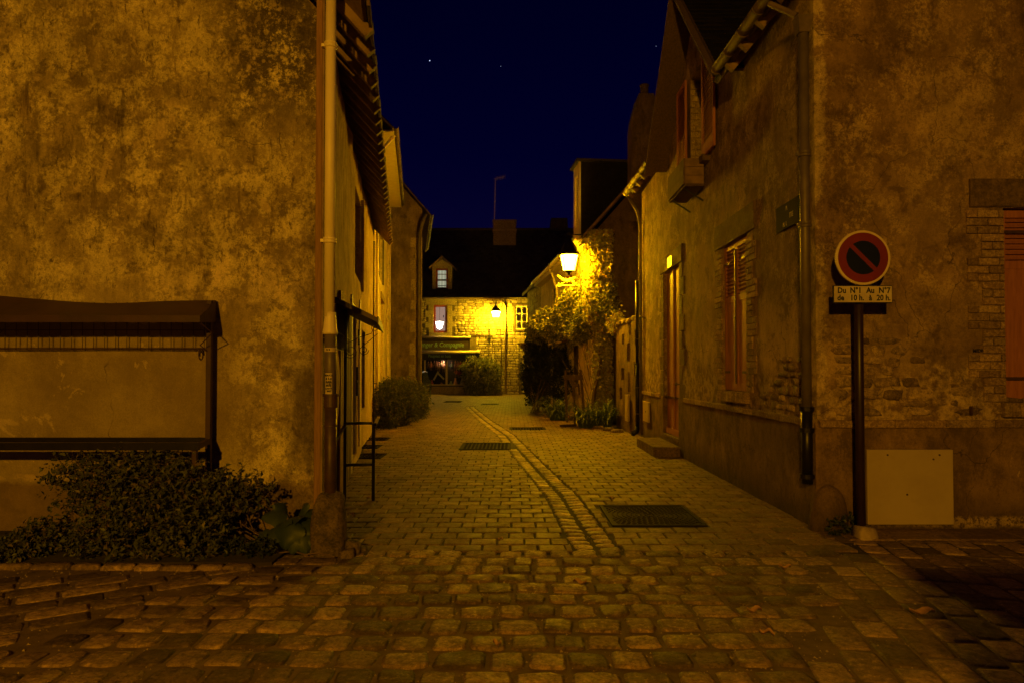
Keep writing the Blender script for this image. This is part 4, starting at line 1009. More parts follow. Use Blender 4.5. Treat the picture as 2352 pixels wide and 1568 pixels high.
m = MB(); m.fbox(FR, a-.15, b_+.25, -.02, .17, .035, .50); o = m.build('door_step', M['dressed2'], None, bevel=.012); tag(o, 'low stone doorstep in front of the red front door', 'step')
# little meter boxes
m = MB(); q1 = fr(1484, 1497, 921, 967, 1490); m.fbox(FR, q1[0], q1[1], q1[2], q1[3], .04, .075); o = m.build('meter_box', M['panel'], None, bevel=.006); tag(o, 'small beige meter box on the plinth between red door and far drainpipe', 'meter box', 'meter boxes')
m = MB(); m.fbox(FR, (q1[0]+q1[1])/2-.03, (q1[0]+q1[1])/2+.03, (q1[2]+q1[3])/2-.02, (q1[2]+q1[3])/2+.02, .0755, .08); m.build('lock', M['black_iron'], o)
# street name plaque
q1 = fr(1791, 1844, 462, 522, 1818)
pq = thing('street_sign', 'dark blue enamel street name plaque high by the right corner drainpipe', 'sign', FR.pt((q1[0]+q1[1])/2, (q1[2]+q1[3])/2, .03))
M['enamel'] = simple('dark_enamel', (.026,.018,.013), (.016,.012,.009), 8, .8, bump=.05, spec=.05); M['worn_letter'] = simple('worn_enamel_letters', (.55,.42,.25), (.25,.17,.09), 14, .35, bump=0)
m = MB(); m.fbox(FR, q1[0], q1[1], q1[2]+.0, q1[3], .012, .028); m.build('plate', M['enamel'], pq, bevel=.004)
W_ = q1[1]-q1[0]; H_ = q1[3]-q1[2]; cu_, cz_ = (q1[0]+q1[1])/2, (q1[2]+q1[3])/2
text('lettering', 'PL', H_*.24, FR.pt(cu_, cz_+H_*.27, .030), -FR.U, UZ, M['worn_letter'], pq, xs=.8)
text('lettering', 'ITIE', H_*.28, FR.pt(cu_-.12, cz_-.02, .030), -FR.U, UZ, M['worn_letter'], pq, xs=.8)
text('lettering', 'PL  L', H_*.24, FR.pt(cu_+.05, cz_-H_*.32, .030), -FR.U, UZ, M['worn_letter'], pq, xs=.8)
# meter cover on the front wall
xa, xb = at(1990, 1100, 6.45).x, at(2187, 1100, 6.45).x; za, zb_ = at(2000, 1203, 6.45).z, at(2000, 1031, 6.45).z
m = MB(); m.box(xa, xb, 6.43, 6.464, za, zb_); mc = m.build('meter_cover', M['panel'], None, bevel=.006); tag(mc, 'large flat beige meter cover low on the wall behind the sign pole', 'meter box', 'meter boxes')
for dx, dz_ in ((.09,-.05), (xb-xa-.13,-.05), (.37,-.42), (.62,-.09)):
    m = MB(); m.lathe((xa+dx+.1 if dx < .1 else xa+dx, 6.431, zb_+dz_), [(.009,0),(.009,.006),(.004,.008)], 10, axis=(0,-1,0)); m.build('screw_cap', M['iron_pipe'], mc)
# rubble stones bared where the render has fallen
def rubble(F, regions, n, seed, parent):
    rr = random.Random(seed)
    for (u0, u1, z0, z1) in regions:
        z = z0
        while z < z1:
            hh = rr.uniform(.07,.12); u = u0+rr.uniform(0,.1)
            while u < u1:
                w = rr.uniform(.10,.30)
                if rr.random() < n and 0.02 < u+w/2:
                    m = MB(); m.stone(F.pt(u+w/2, z+hh/2, -.004), F.U, UZ, F.N, w-.018, hh-.014, rr.uniform(.010,.030), rr.randrange(9999), n=10, sq=.62, jit=.26)
                    m.build('rubble_stone', M['rubble'], parent, smooth=True)
                u += w+rr.uniform(0,.03)
            z += hh
rubble(FW, [(.10,1.0,1.06,1.75),(1.0,1.5,1.06,1.45),(1.5,2.15,1.06,1.22)], .72, 3, HR)
rubble(FR, [(.15,.75,1.06,1.62),(.75,1.25,1.06,1.32)], .75, 4, HR)
rubble(FW, [(1.95,3.4,.02,.14)], .8, 6, HR)
# graffiti words
gp = at(2262, 806, 6.48); 
for s_, dx, py in (('MIDNIGHT', 0, 805), ('IN MOSCOW', .03, 820), ('87', .13, 836)):
    text('graffiti_lettering', s_, .046, (gp.x+dx, 6.482, at(2262, py, 6.48).z), UX, UZ, M['ink'], HR, bold=.0008)
# thin pipes at the far end of the lane wall
def frpt(px, py, o_=.06): u, z = FR.uz(px, py, o_); return FR.pt(u, z, o_)
ue = FR.len-.10
pipe(HR, [FR.pt(ue, 5.45, .33), FR.pt(ue, 5.1, .12), FR.pt(ue, 4.8, .06), FR.pt(ue, 2.5, .06), FR.pt(ue, .05, .06)], .032, M['grey_pipe'])
pipe(HR, [FR.pt(ue-.5, 2.62, .03), FR.pt(ue-.5, 2.66, .10), FR.pt(ue-.12, 2.7, .10)], .014, M['zinc'], 'gas_pipe', n=8)
# ------------------------------------------------------------ garden wall with gate, black drainpipe
GW = thing('garden_wall', 'old garden wall with slit openings and a dark gateway between house and ivy', 'wall', (3, 17, 0))
FD = Frame((2.98, 15.62), (2.62, 19.15), (0, 17)); gL = 2.35; 
slits = [(.42,.62,2.1,2.45),(.95,1.1,2.35,2.6),(1.15,1.3,1.75,2.15),(1.6,1.75,2.15,2.4),(1.55,1.85,1.25,1.55),(1.05,1.2,.95,1.45),(1.75,2.0,.75,1.05),(.5,.68,1.35,1.7)]
wall(FD, 0, gL, -.05, 2.95, slits, M['garden'], GW, 'wall', step=.25, amp=.03, reveal=.2, top=lambda u: 2.62+.30*abs(u-1.0)/1.3)
wall(FD, gL, FD.len+.05, 2.5, 2.95, [], M['garden'], GW, 'lintel_wall', step=.25, amp=.02, top=lambda u: 2.8+.05*math.sin(u*5))
m = MB(); m.fbox(FD, 0, gL, -.05, 2.60, -.34, -.27); m.fbox(FD, gL-.02, gL+.0, -.05, 2.5, -.27, -.01); m.fbox(FD, gL, FD.len, 2.49, 2.80, -.3, -.005); m.build('wall_core', M['garden'], GW)
n_ = 7
gt = MB(); gt.fbox(FD, gL, FD.len, 1.2, 1.3, -.27, -.24); gg = gt.build('gate', M['black_iron'], GW)
for i in range(n_):
    w = (FD.len-gL)/n_; m = MB(); m.fbox(FD, gL+i*w+.004, gL+(i+1)*w-.004, .05, 2.48, -.239, -.215-(i % 2)*.004); m.build('plank', M['old_wood'], gg)
for i in range(5):
    m = MB(); m.stone(FD.pt(.3+i*.45, 2.68+.03*(i % 2), -.12), FD.U, -FD.N, UZ, .4, .3, .08, 60+i); m.build('coping_stone', M['rubble'], GW, smooth=True)
m = MB(); m.fbox(FD, FD.u(1449), FD.u(1442), *sorted((FD.uz(1445,966)[1], FD.uz(1445,905)[1])), .03, .08); o = m.build('meter_box', M['panel'], None, bevel=.006); tag(o, 'narrow beige meter box on the old garden wall left of the black drainpipe', 'meter box', 'meter boxes')
uq = FD.u(1464, .10); dp = thing('drainpipe', 'black cast iron drainpipe with swan neck top in front of the garden wall', 'drainpipe', FD.pt(uq, 0, .1))
zt_ = FD.uz(1464, 655, .10)[1]
m = MB(); m.tube([FD.pt(uq, z, .10) for z in (1.65, zt_)], .035, 12); m.tube([FD.pt(uq, zt_, .10), FD.pt(uq+.03, zt_+.07, .10), FD.pt(uq+.12, zt_+.1, .08), FD.pt(uq+.2, zt_+.05, .0)], .028, 10); m.build('upper_pipe', M['black_iron'], dp, smooth=True)
m = MB(); m.tube([FD.pt(uq, z, .10) for z in (.13, 1.65)], .05, 14); m.build('lower_pipe', M['black_iron'], dp, smooth=True)
m = MB(); m.lathe(FD.pt(uq, 1.64, .10), [(.05,-.03),(.066,-.02),(.066,.02),(.04,.03)], 16); m.build('pipe_collar', M['black_iron'], dp)
m = MB(); m.tube([FD.pt(uq, .2, .10), FD.pt(uq, .1, .12), FD.pt(uq-.05, .05, .24)], [.055,.06,.062], 14); m.build('shoe', M['black_iron'], dp, smooth=True)
for z in (.5, 1.1, 2.2): m = MB(); m.lathe(FD.pt(uq, z, .10), [(.051,-.012),(.056,-.01),(.056,.01),(.051,.012)], 14); m.build('pipe_clamp', M['zinc'], dp)

# ------------------------------------------------------------ ivy cottage and stone cottage
HI = thing('ivy_cottage', 'plastered cottage with ivy on its corner, flat dormer and broad chimney', 'house', (4, 24, 0))
FI = Frame((2.3, 19.2), (.78, 34.2), (0, 24)); Lp = FI.u(1243)
def fi(px0, px1, py0, py1, m=None):
    a, b_ = sorted((FI.u(px0), FI.u(px1))); z = sorted((FI.uz(m or (px0+px1)/2, py0)[1], FI.uz(m or (px0+px1)/2, py1)[1])); return (a, b_, z[0], z[1])
eav = 5.35
iD = fi(1332, 1311, 792, 960); iD = (iD[0], iD[1], .05, iD[3]); iW = fi(1314, 1300, 640, 690); iW = (iW[0], iW[1], 3.4, 4.7); iS = fi(1279, 1269, 655, 760); iS = (iS[0], iS[1], 2.9, 4.6)
print('ivy', Lp, iD, iW, iS)
wall(FI, 0, Lp, -.05, eav, [iD, iW, iS], M['cottage'], HI, 'lane_wall', step=.4, amp=.02)
FIg = Frame((2.3, 19.2), (9.5, 19.2), (3, 0))
wall(FIg, 0, 7.2, -.05, 10, [], M['dark_gable'], HI, 'gable_wall', step=.5, amp=.02, top=lambda u: eav+min(u, 5.6-u)*1.12)
VI = (-FI.N+UZ*1.12).normalized()
slate_roof(HI, FI.pt(-.1, eav-.12, .30), FI.U, VI, Lp+.1, 4.8, .25, .2, M['slate'], 'roof', seed=40)
m = MB(); m.beam(FI.pt(-.12, eav-.10, .30), FI.pt(-.12, eav-.10, .30)+VI*4.8, .05, .16, up=(0,1,0)); m.build('verge_board', M['rafter'], HI)
gutter(HI, FI.pt(-.1, eav-.1, .36), FI.pt(Lp, eav-.1, .36), .07, mat=M['white_wood'])
m = MB(); m.fbox(FI, -.1, Lp, eav-.30, eav-.16, .003, .30); m.build('soffit', M['white_wood'], HI)
k = FI.u(1284); pipe(HI, [FI.pt(k, eav-.1, .36), FI.pt(k, eav-.5, .2), FI.pt(k, eav-.9, .08), FI.pt(k, 2.6, .08)], .045, M['white_wood'])
a, b_, c, d = iD
m = MB(); m.fbox(FI, a-.16, a, 0, d+.12, .003, .05); m.fbox(FI, b_, b_+.16, 0, d+.12, .003, .05); m.fbox(FI, a, b_, d, d+.12, .003, .05); m.build('door_frame', M['white_wood'], HI)
m = MB(); m.fbox(FI, a, b_, 1.05, d, -.14, -.10); m.build('upper_door_leaf', M['old_wood'], HI)
m = MB(); m.fbox(FI, a, b_, .05, 1.03, -.12, -.07); m.build('lower_door_leaf', M['white_wood'], HI)
a, b_, c, d = iW
m = MB(); m.fbox(FI, a, b_, c, d, -.16, -.14); m.build('curtain', M['curtain'] if 'curtain' in M else M['white_wood'], HI)
wf = MB(); wf.fbox(FI, a, a+.07, c, d, -.06, -.01); wf.fbox(FI, b_-.07, b_, c, d, -.06, -.01); wf.fbox(FI, a, b_, c, c+.07, -.061, -.009); wf.fbox(FI, a, b_, d-.07, d, -.061, -.009); wf.fbox(FI, (a+b_)/2-.03, (a+b_)/2+.03, c, d, -.062, -.008); wf = wf.build('window', M['red_wood'], HI)
m = MB(); m.fbox(FI, a, b_, c, d, -.045, -.040); m.build('pane', M['glass'], wf)
a, b_, c, d = iS; m = MB(); m.fbox(FI, a, b_, c, d, -.1, -.06); m.build('window_shutter', M['black_iron'], HI)
# porch canopy on a thin post beside the door
a, b_, c, d = iD
m = MB(); m.hexa([FI.pt(a-.3,2.45,.0),FI.pt(b_+.9,2.45,.0),FI.pt(b_+.9,2.32,.62),FI.pt(a-.3,2.32,.62),FI.pt(a-.3,2.52,.0),FI.pt(b_+.9,2.52,.0),FI.pt(b_+.9,2.38,.62),FI.pt(a-.3,2.38,.62)]); m.build('porch_roof', M['old_wood'], HI)
gutter(HI, FI.pt(a-.3,2.36,.66), FI.pt(b_+.9,2.36,.66), .045, mat=M['white_wood'])
k = b_+.55; pipe(HI, [FI.pt(k+.25, 2.32, .66), FI.pt(k+.08, 2.22, .60), FI.pt(k, 2.05, .55), FI.pt(k, .05, .55)], .035, M['white_wood'])
# box dormer
d0, d1 = FI.u(1331), FI.u(1318); dzt = at(1330, 372, FI.pt(d0,0).y).z
DM = []
m = MB(); m.fbox(FI, d0, d0+.06, eav-.1, dzt, -2.2, -.06); m.fbox(FI, d1-.06, d1, eav-.1, dzt, -2.2, -.06); m.fbox(FI, d0+.06, d1-.06, eav-.1, dzt, -2.2, -2.12); m.build('dormer_cheek', M['darkened_slate'], HI)
wz0, wz1 = eav+.7, dzt-.35
m = MB()
for (p, q_, r_, s_) in ((d0, d0+.28, eav-.1, dzt), (d1-.28, d1, eav-.1, dzt), (d0+.28, d1-.28, eav-.1, wz0), (d0+.28, d1-.28, wz1, dzt)): m.fbox(FI, p, q_, r_, s_, -.055, .0)
df = m.build('dormer_front', M['white_wood'], HI)
m = MB(); m.fbox(FI, d0+.28, d1-.28, wz0, wz1, -.05, -.045); m.build('pane', M['glass'], df)
m = MB(); m.fbox(FI, d0+.1, d1-.1, wz0-.1, wz1+.1, -.5, -.45); m.build('dormer_interior', M['dark'], HI)
m = MB(); m.fbox(FI, d0-.12, d1+.12, dzt, dzt+.08, -2.4, .10); m.build('dormer_roof', M['slate'], HI)
# chimney with swollen shoulders and a pot
cx0, cx1 = at(1443, 300, 20).x, at(1507, 300, 20).x; ztop = at(1470, 235, 20).z; cm = (cx0+cx1)/2; w = cx1-cx0
prof_ = [(-.5,6.4),(-.5,8.4),(-.46,8.75),(-.38,9.02),(-.26,ztop),(.26,ztop),(.38,9.02),(.46,8.75),(.5,8.4),(.5,6.4)]
m = MB(); m.prism([(cm+w*x_, 19.35, z) for x_, z in prof_], (0, .8, 0)); ch = m.build('chimney', M['dark_gable'], HI)
m = MB(); m.lathe((cm+.02, 19.75, ztop), [(.13,-.02),(.15,.08),(.12,.12),(.12,.34),(.14,.36),(.14,.40)], 12); m.build('chimney_pot', M['dark_gable'], ch, smooth=True)
shell(HI, [(6.8,19.3),(6.8,34)], eav, M['dark_gable'])
HS = thing('stone_cottage', 'narrow stone cottage wall between the plastered cottage and the shop square', 'house', (3, 31, 0))
wall(FI, Lp+.002, FI.len, -.05, eav-.02, [], M['mortar'], HS, 'lane_wall', step=.5, amp=.02)
slate_roof(HS, FI.pt(Lp, eav-.05, .22), FI.U, VI, FI.len-Lp+.15, 4.6, .25, .2, M['slate'], 'roof', seed=41)
m = MB(); m.beam(FI.pt(Lp, eav-.1, .24), FI.pt(FI.len+.1, eav-.1, .24), .05, .12); m.build('fascia_board', M['rafter'], HS)
FIe = Frame((FI.pt(FI.len,0).x, 34.2), (7, 34.2), (3, 60)); wall(FIe, 0, 6, -.05, 9, [], M['mortar'], HS, 'gable_wall', top=lambda u: eav+min(u, 6-u)*1.1)
def stonework(F, parent, u0, u1, z0, z1, openings, seed, wmin=.18, wmax=.5, hmin=.13, hmax=.22, limit=300, d=.02, mat=None, skip=None):
    rr = random.Random(seed); z = z0; cnt = 0; rest = MB(); lst = []
    while z < z1-.05:
        h = min(rr.uniform(hmin, hmax), z1-z); u = u0-rr.uniform(0,.2)
        while u < u1:
            w = rr.uniform(wmin, wmax); a, b_ = max(u, u0), min(u+w, u1)
            if b_-a > .08:
                for (p, q_, r_, s_) in openings:
                    if a < q_ and b_ > p and z < s_-.02 and z+h > r_+.02:
                        if a < p: b_ = min(b_, p)
                        elif b_ > q_: a = max(a, q_)
                        else: b_ = a
                if b_-a > .07: lst.append((a, b_, z, h))
            u += w
        z += h
    lst.sort(key=lambda s_: -(s_[1]-s_[0])*s_[3])
    for i, (a, b_, z, h) in enumerate(lst):
        m = MB() if i < limit else rest
        m.stone(F.pt((a+b_)/2, z+h/2, -.002), F.U, UZ, F.N, b_-a-.02, h-.018, d*rr.uniform(.6,1.4), rr.randrange(99999), n=8, sq=.35, jit=.07)
        if i < limit: m.build('stone', mat or M['wallstone'], parent, smooth=True)
    if rest.v: rest.build('small_stones', mat or M['wallstone'], parent, smooth=True, kind='stuff')
stonework(FI, HS, Lp+.1, FI.len, .02, eav-.15, [], 8, .3, .7, .18, .30, 150)
# ------------------------------------------------------------ house across the end of the lane with the toy shop
YF = 42.5
HF = thing('shop_house', 'pale stone house with slate roof and toy shop across the end of the lane', 'house', (-2, 46, 0))
FS = Frame((-10, YF), (6, YF), (-2, 0))
def fs(px0, px1, py0, py1): a = FS.uz(px0, py1); b_ = FS.uz(px1, py0); return (a[0], b_[0], a[1], b_[1])
eF = at(1100, 684, YF).z
w1 = fs(996, 1027, 701, 764); w2 = fs(1184, 1212, 703, 757); sd = fs(973, 1079, 826, 884); dr_ = fs(1199, 1216, 822, 901)
sd = (sd[0]-1.2, sd[1], sd[2], sd[3])
wall(FS, 0, 16, -.05, eF, [w1, w2, sd, dr_], M['deep_joint'], HF, 'front_wall', step=.6, amp=.02, reveal=.25)
shell(HF, [(6,YF),(6,50.5),(-10,50.5),(-10,YF)], eF, M['dark_gable'])
grow = lambda r, k: (r[0]-k, r[1]+k, r[2]-k, r[3]+k)
fasc = fs(960, 1082, 776, 826)
stonework(FS, HF, FS.u(965), FS.u(1216), .0, eF-.1, [grow(w1,.45), (w2[0]-.12,w2[1],w2[2]-.12,w2[3]+.15), (0,fasc[1]+.3,0,fasc[3]+.12), (dr_[0]-.2,dr_[1],0,dr_[3]+.2)], 21, .2,.55,.13,.22, 300)
for h, sd_ in ((w1, 1), ):
    a, b_, c, d = h
    quoins(FS, HF, b_+.004, c, d, 1, M['dressed'], .36, .50, .32, d=.035, seed=30); quoins(FS, HF, a-.004, c, d, -1, M['dressed'], .36, .50, .32, d=.035, seed=31)
    m = MB(); m.chip(FS.pt(a-.5, d+.01, 0), FS.U, UZ, FS.N, b_-a+1.0, .42, .035, .01); m.build('lintel', M['dressed'], HF)
    m = MB(); m.chip(FS.pt(a-.3, c-.28, 0), FS.U, UZ, FS.N, b_-a+.6, .27, .05, .01); m.build('window_sill', M['dressed'], HF)
m = MB(); m.fbox(FS, w2[0]-.25, w2[1]+.2, w2[3]+.0, w2[3]+.14, .0, .06); m.build('lintel', M['old_wood'], HF)
m = MB(); m.fbox(FS, w2[0]-.1, w2[1]+.2, w2[2]-.12, w2[2], .0, .08); m.build('window_sill', M['old_wood'], HF)
# lit upper window with its chandelier
M['oxblood'] = simple('oxblood_frame', (.30,.05,.03), (.25,.04,.025), 6, .5)
M['room_pink'] = emis('lit_room_wall', (.62,.36,.27), .62); M['room_light'] = emis('chandelier_glow', (1,.90,.66), 9.0); M['room_pale'] = emis('lit_blind', (.62,.60,.42), .70)
M['curtain'] = simple('cream_curtain', (.75,.66,.46), (.6,.52,.36), 4, .9)
def frame_(F, h, w, mat, o0=-.10, o1=-.04, name='window', mull=0, trans=0):
    a, b_, c, d = h; m = MB(); m.fbox(F, a, a+w, c, d, o0, o1); m.fbox(F, b_-w, b_, c, d, o0, o1); m.fbox(F, a+w, b_-w, c, c+w, o0, o1); m.fbox(F, a+w, b_-w, d-w, d, o0, o1)
    if mull:
        for i in range(1, mull): uu = a+(b_-a)*i/mull; m.fbox(F, uu-w*.4, uu+w*.4, c+w, d-w, o0, o1-.003)
    if trans:
        for i in range(1, trans): zz = c+(d-c)*i/trans; m.fbox(F, a+w, b_-w, zz-w*.3, zz+w*.3, o0+.004, o1-.006)
    f = m.build(name, mat, HF)
    m = MB(); m.fbox(F, a+w, b_-w, c+w, d-w, o0+.02, o0+.026); m.build('pane', M['glass'], f); return f
frame_(FS, w1, .12, M['oxblood'], -.10, -.02)
m = MB(); m.fbox(FS, w1[0], w1[1], w1[2], w1[3], -.24, -.22); m.build('lit_room', M['room_pink'], HF)
cx_, cz_ = FS.uz(1009, 748); m = MB()
m.lathe(FS.pt(cx_, cz_-.22, -.17), [(.04,0),(.16,.08),(.20,.22),(.24,.36),(.27,.46),(.14,.48),(.02,.5)], 10, squash=None); m.build('chandelier', M['room_light'], HF)
m = MB(); m.tube([FS.pt(cx_, cz_+.1, -.17), FS.pt(cx_, w1[3], -.17)], .008, 5)
for i in range(3): m.fbox(FS, cx_+.22+.12*i, cx_+.27+.12*i, cz_+.52-.13*i, cz_+.66-.13*i, -.2, -.19)
m.build('hanging_garland', M['black_iron'], HF)
f2 = frame_(FS, w2, .08, M['white_wood'], -.06, .0, mull=2, trans=3)
m = MB(); m.fbox(FS, w2[0]-.07, w2[0]-.002, w2[2], w2[3], .003, .04); m.build('window_jamb', M['old_wood'], HF)
m = MB(); m.fbox(FS, w2[0], w2[1], w2[2], w2[3], -.13, -.11); m.build('curtain', M['curtain'], HF)
# entrance at the right
m = MB(); a, b_, c, d = dr_; m.fbox(FS, a, a+.16, c, d, -.08, .03); m.fbox(FS, a, b_, d-.14, d, -.081, .032); m.build('door_frame', M['white_wood'], HF)
m = MB(); m.fbox(FS, a+.16, b_, c, d-.14, -.15, -.11); dd = m.build('door', M['old_wood'], HF)
m = MB(); m.fbox(FS, a+.2, a+.5, 1.35, 1.75, -.11, -.09); m.build('pane', M['dark'], dd)
m = MB(); m.chip(FS.pt(a-.1, d+.03, 0), FS.U, UZ, FS.N, 1, .3, .07, .01); m.build('lintel', M['dressed'], HF)
m = MB(); m.fbox(FS, FS.u(1189), FS.u(1205), FS.uz(1190,788)[1], FS.uz(1190,778)[1], .0, .35); m.build('stone_canopy', M['dressed'], HF)
# shop front: fascia with lettering, awning roll, valance, window, stall riser
M['fascia'] = simple('dark_shop_fascia', (.055,.032,.022), (.04,.024,.017), 5, .5); M['sign_green'] = simple('pale_green_letters', (.20,.32,.22), (.17,.27,.18), 9, .6, bump=0)
M['navy'] = simple('navy_awning_cloth', (.030,.028,.060), (.02,.02,.045), 7, .8); M['awn'] = simple('cream_awning_case', (.66,.54,.32), (.55,.44,.26), 6, .5)
fa = fs(940, 1080, 778, 806); m = MB(); m.fbox(FS, fa[0], fa[1], fa[2], fa[3], .003, .12); m.fbox(FS, fa[0]-.0, fa[1]+.06, fa[3], fa[3]+.08, .004, .2); m.fbox(FS, fa[1]-.05, fa[1]+.0, fa[2], fa[3], .12, .14); fo = m.build('shop_fascia', M['fascia'], HF)
m = MB(); m.tube([FS.pt(fa[0], fa[3]+.10, .17), FS.pt(fa[1]+.03, fa[3]+.10, .17)], .05, 8); m.build('fascia_moulding', M['awn'], fo, smooth=True)
text('shop_lettering', '...enger & Compagnie'.replace('...', 'V'), .40, FS.pt(FS.u(1012), (fa[2]+fa[3])/2, .125), UX, UZ, M['sign_green'], fo, shear=.15, bold=.006, xs=.84)
ar = fs(940, 1103, 805, 812); m = MB(); m.tube([FS.pt(ar[0], (ar[2]+ar[3])/2, .62), FS.pt(ar[1], (ar[2]+ar[3])/2, .62)], .10, 12); m.build('awning_roll', M['awn'], HF, smooth=True)
m = MB(); m.fbox(FS, ar[0], ar[1]-.05, ar[2]+.0, ar[2]+.1, .1, .5); m.fbox(FS, ar[1]-.2, ar[1]-.1, ar[2]-.5, ar[2]+.1, .003, .12); m.build('awning_case', M['fascia'], HF)
va = fs(940, 1100, 812, 823); m = MB(); n = 40
for i in range(n):
    a, b_ = ar[0]+(ar[1]-ar[0])*i/n, ar[0]+(ar[1]-ar[0])*(i+1)/n; m.fbox(FS, a, b_, va[2]-.05-.03*(i % 2), va[3], .66+.01*(i % 2), .67+.01*(i % 2))
vo = m.build('valance', M['navy'], HF)
text('valance_lettering', 'Poupées en bois', .26, FS.pt(FS.u(1012), (va[2]+va[3])/2, .70), UX, UZ, M['sign_green'], vo, bold=.003, xs=.8)
text('valance_lettering', 'Jeux', .26, FS.pt(FS.u(1078), (va[2]+va[3])/2, .70), UX, UZ, M['sign_green'], vo, bold=.003, xs=.8)
a, b_, c, d = sd
m = MB(); m.fbox(FS, a, b_, c, c+.06, -.06, .02); 
for px0 in (976, 1025.5): uu = FS.u(px0); m.fbox(FS, uu-.06, uu+.06, c+.06, d, -.06, .015)
m.fbox(FS, b_-.08, b_, c+.06, d, -.06, .015); sw = m.build('shop_window_frame', M['awn'], HF)
m = MB(); m.fbox(FS, a, b_, c+.02, d, -.035, -.03); m.build('pane', M['glass'], sw)
m = MB(); m.fbox(FS, a, b_, c-.06, c, .003, .14); m.build('shop_sill', M['fascia'], HF)
u = FS.u(965)
while u < FS.u(1072): w = R.uniform(.5,.9); m = MB(); m.chip(FS.pt(u, .0, 0), FS.U, UZ, FS.N, w-.02, c-.08, .06, .015); m.build('stall_riser_stone', M['dressed'], HF); u += w
m = MB(); m.fbox(FS, a, b_, c-.1, c-.02, -1.0, -.26); m.fbox(FS, a, b_, c, d+.1, -1.1, -1.0); m.fbox(FS, a, b_, d, d+.05, -1.0, -.26); m.build('shop_interior', M['dark'], HF)
# marionettes and toys in the window
cols = {'orange': (.75,.26,.09), 'salmon': (.72,.36,.22), 'red': (.60,.10,.06), 'pale green': (.36,.42,.26), 'cream': (.7,.6,.4), 'brown': (.36,.20,.10)}
for k_, v_ in cols.items(): M['toy_'+k_] = simple('toy_'+k_.replace(' ', '_'), v_, tuple(x*.75 for x in v_), 20, .8, bump=0)
def puppet(px, py, hpx, col, lab):
    a = FS.uz(px, py, -.16); H = hpx*42.5/1568; z1 = a[1]; z0 = z1-H; O = FS.pt(a[0], 0, -.16)
    t = thing('marionette', lab, 'marionette', (O.x, O.y, z0), 'marionettes hanging in the shop window')
    m = MB(); c = Vector((O.x, O.y, 0))
    m.lathe(c+UZ*z0, [(.02,H*.30),(.13*H/.75,H*.34),(.10*H/.75,H*.55),(.055*H/.75,H*.76),(.03,H*.80)], 8); m.build('dress', M['toy_'+col], t, smooth=True)
    m = MB(); m.lathe(c+UZ*z0, [(.01,H*.79),(.05,H*.83),(.055,H*.89),(.03,H*.94),(.012,H*1.0)], 8); m.build('head', M['toy_salmon'], t, smooth=True)
    for s_ in (-1, 1):
        m = MB(); m.tube([c+Vector((s_*.04,0,z0+H*.34)), c+Vector((s_*.05,-.02,z0+H*.17)), c+Vector((s_*.045,.0,z0))], .018, 6); m.build('leg', M['toy_brown'], t)
        m = MB(); m.tube([c+Vector((s_*.04,0,z0+H*.74)), c+Vector((s_*.12,-.02,z0+H*.60)), c+Vector((s_*.13,-.03,z0+H*.46))], .016, 6); m.build('arm', M['toy_'+col], t)
    m = MB(); m.tube([c+UZ*z1, c+UZ*(d+.0)], .004, 4); m.build('string', M['toy_cream'], t)
for i, (px, py, hp, col, lab) in enumerate([
    (984,829,16,'brown','thin brown marionette at the left edge of the shop window'), (990,828,22,'orange','orange marionette hanging leftmost under the valance'),
    (998,828,15,'brown','brown marionette left of the window centre, second from left'), (1003,828,20,'salmon','salmon marionette just left of the white mullion'),
    (1008,829,24,'brown','long brown marionette left of the mullion'), (1014,828,18,'cream','cream marionette nearest the left side of the mullion'),
    (1019,828,26,'salmon','long salmon marionette touching the mullion'), (1038,829,22,'pale green','pale green marionette hanging right of the mullion'),
    (1046,828,26,'brown','brown marionette in the middle of the right window half'), (1052,828,20,'salmon','salmon marionette right of the brown one'),
    (1058,828,22,'red','red dressed marionette near the bush'), (1064,829,18,'cream','small cream marionette beside the red one'),
    (1069,828,22,'orange','orange marionette hanging next to the bush'), (1048,846,18,'orange','low hanging orange marionette of the right half'), (1055,848,18,'red','low hanging red marionette of the right half')]):
    puppet(px, py, hp, col, lab)
def upx(px): return FS.u(px, -.3)
def zpxs(py): return FS.uz(1020, py, -.3)[1]
m = MB(); m.beam(FS.pt(upx(996), zpxs(872), -.3), FS.pt(upx(1007), zpxs(852), -.3), .06, .10); m.beam(FS.pt(upx(1005), zpxs(855), -.3), FS.pt(upx(1020), zpxs(870), -.3), .06, .10); o = m.build('wooden_toy', M['toy_cream'], None); tag(o, 'folding wooden toy ladder leaning in the left half of the shop window', 'toy')
for i, (px, h, col, lab) in enumerate(((983,.42,'cream','cream bell shaped doll standing at the left end of the shop window'), (992,.35,'red','red doll on the left window floor'), (1036,.28,'pale green','green toy on the window floor right of mullion'), (1046,.5,'salmon','salmon doll standing on the window floor, middle of right half'), (1062,.62,'cream','tall cream doll standing near the bush'), (1069,.85,'orange','tallest orange doll standing at the right end of the window'), (1014,.2,'brown','small brown doll near the mullion foot'))):
    m = MB(); c = FS.pt(upx(px), sd[2]-.02, -.3); m.lathe(c, [(.13,0),(.15,.05),(.11,h*.4),(.06,h*.68),(.04,h*.72),(.065,h*.80),(.065,h*.9),(.02,h)], 10); o = m.build('doll', M['toy_'+col], None, smooth=True); tag(o, lab, 'doll', 'dolls on the shop window floor')
sl_ = bpy.data.lights.new('shop_window_bulb', 'POINT'); sl_.energy = 9; sl_.color = (1,.62,.36); sl_.shadow_soft_size = .1
so_ = bpy.data.objects.new('shop_window_bulb', sl_); COL.objects.link(so_); so_.parent = HF; so_.location = FS.pt(FS.u(1020), sd[3]-.1, -.1)-HF.location+Vector((0,-.0,0))
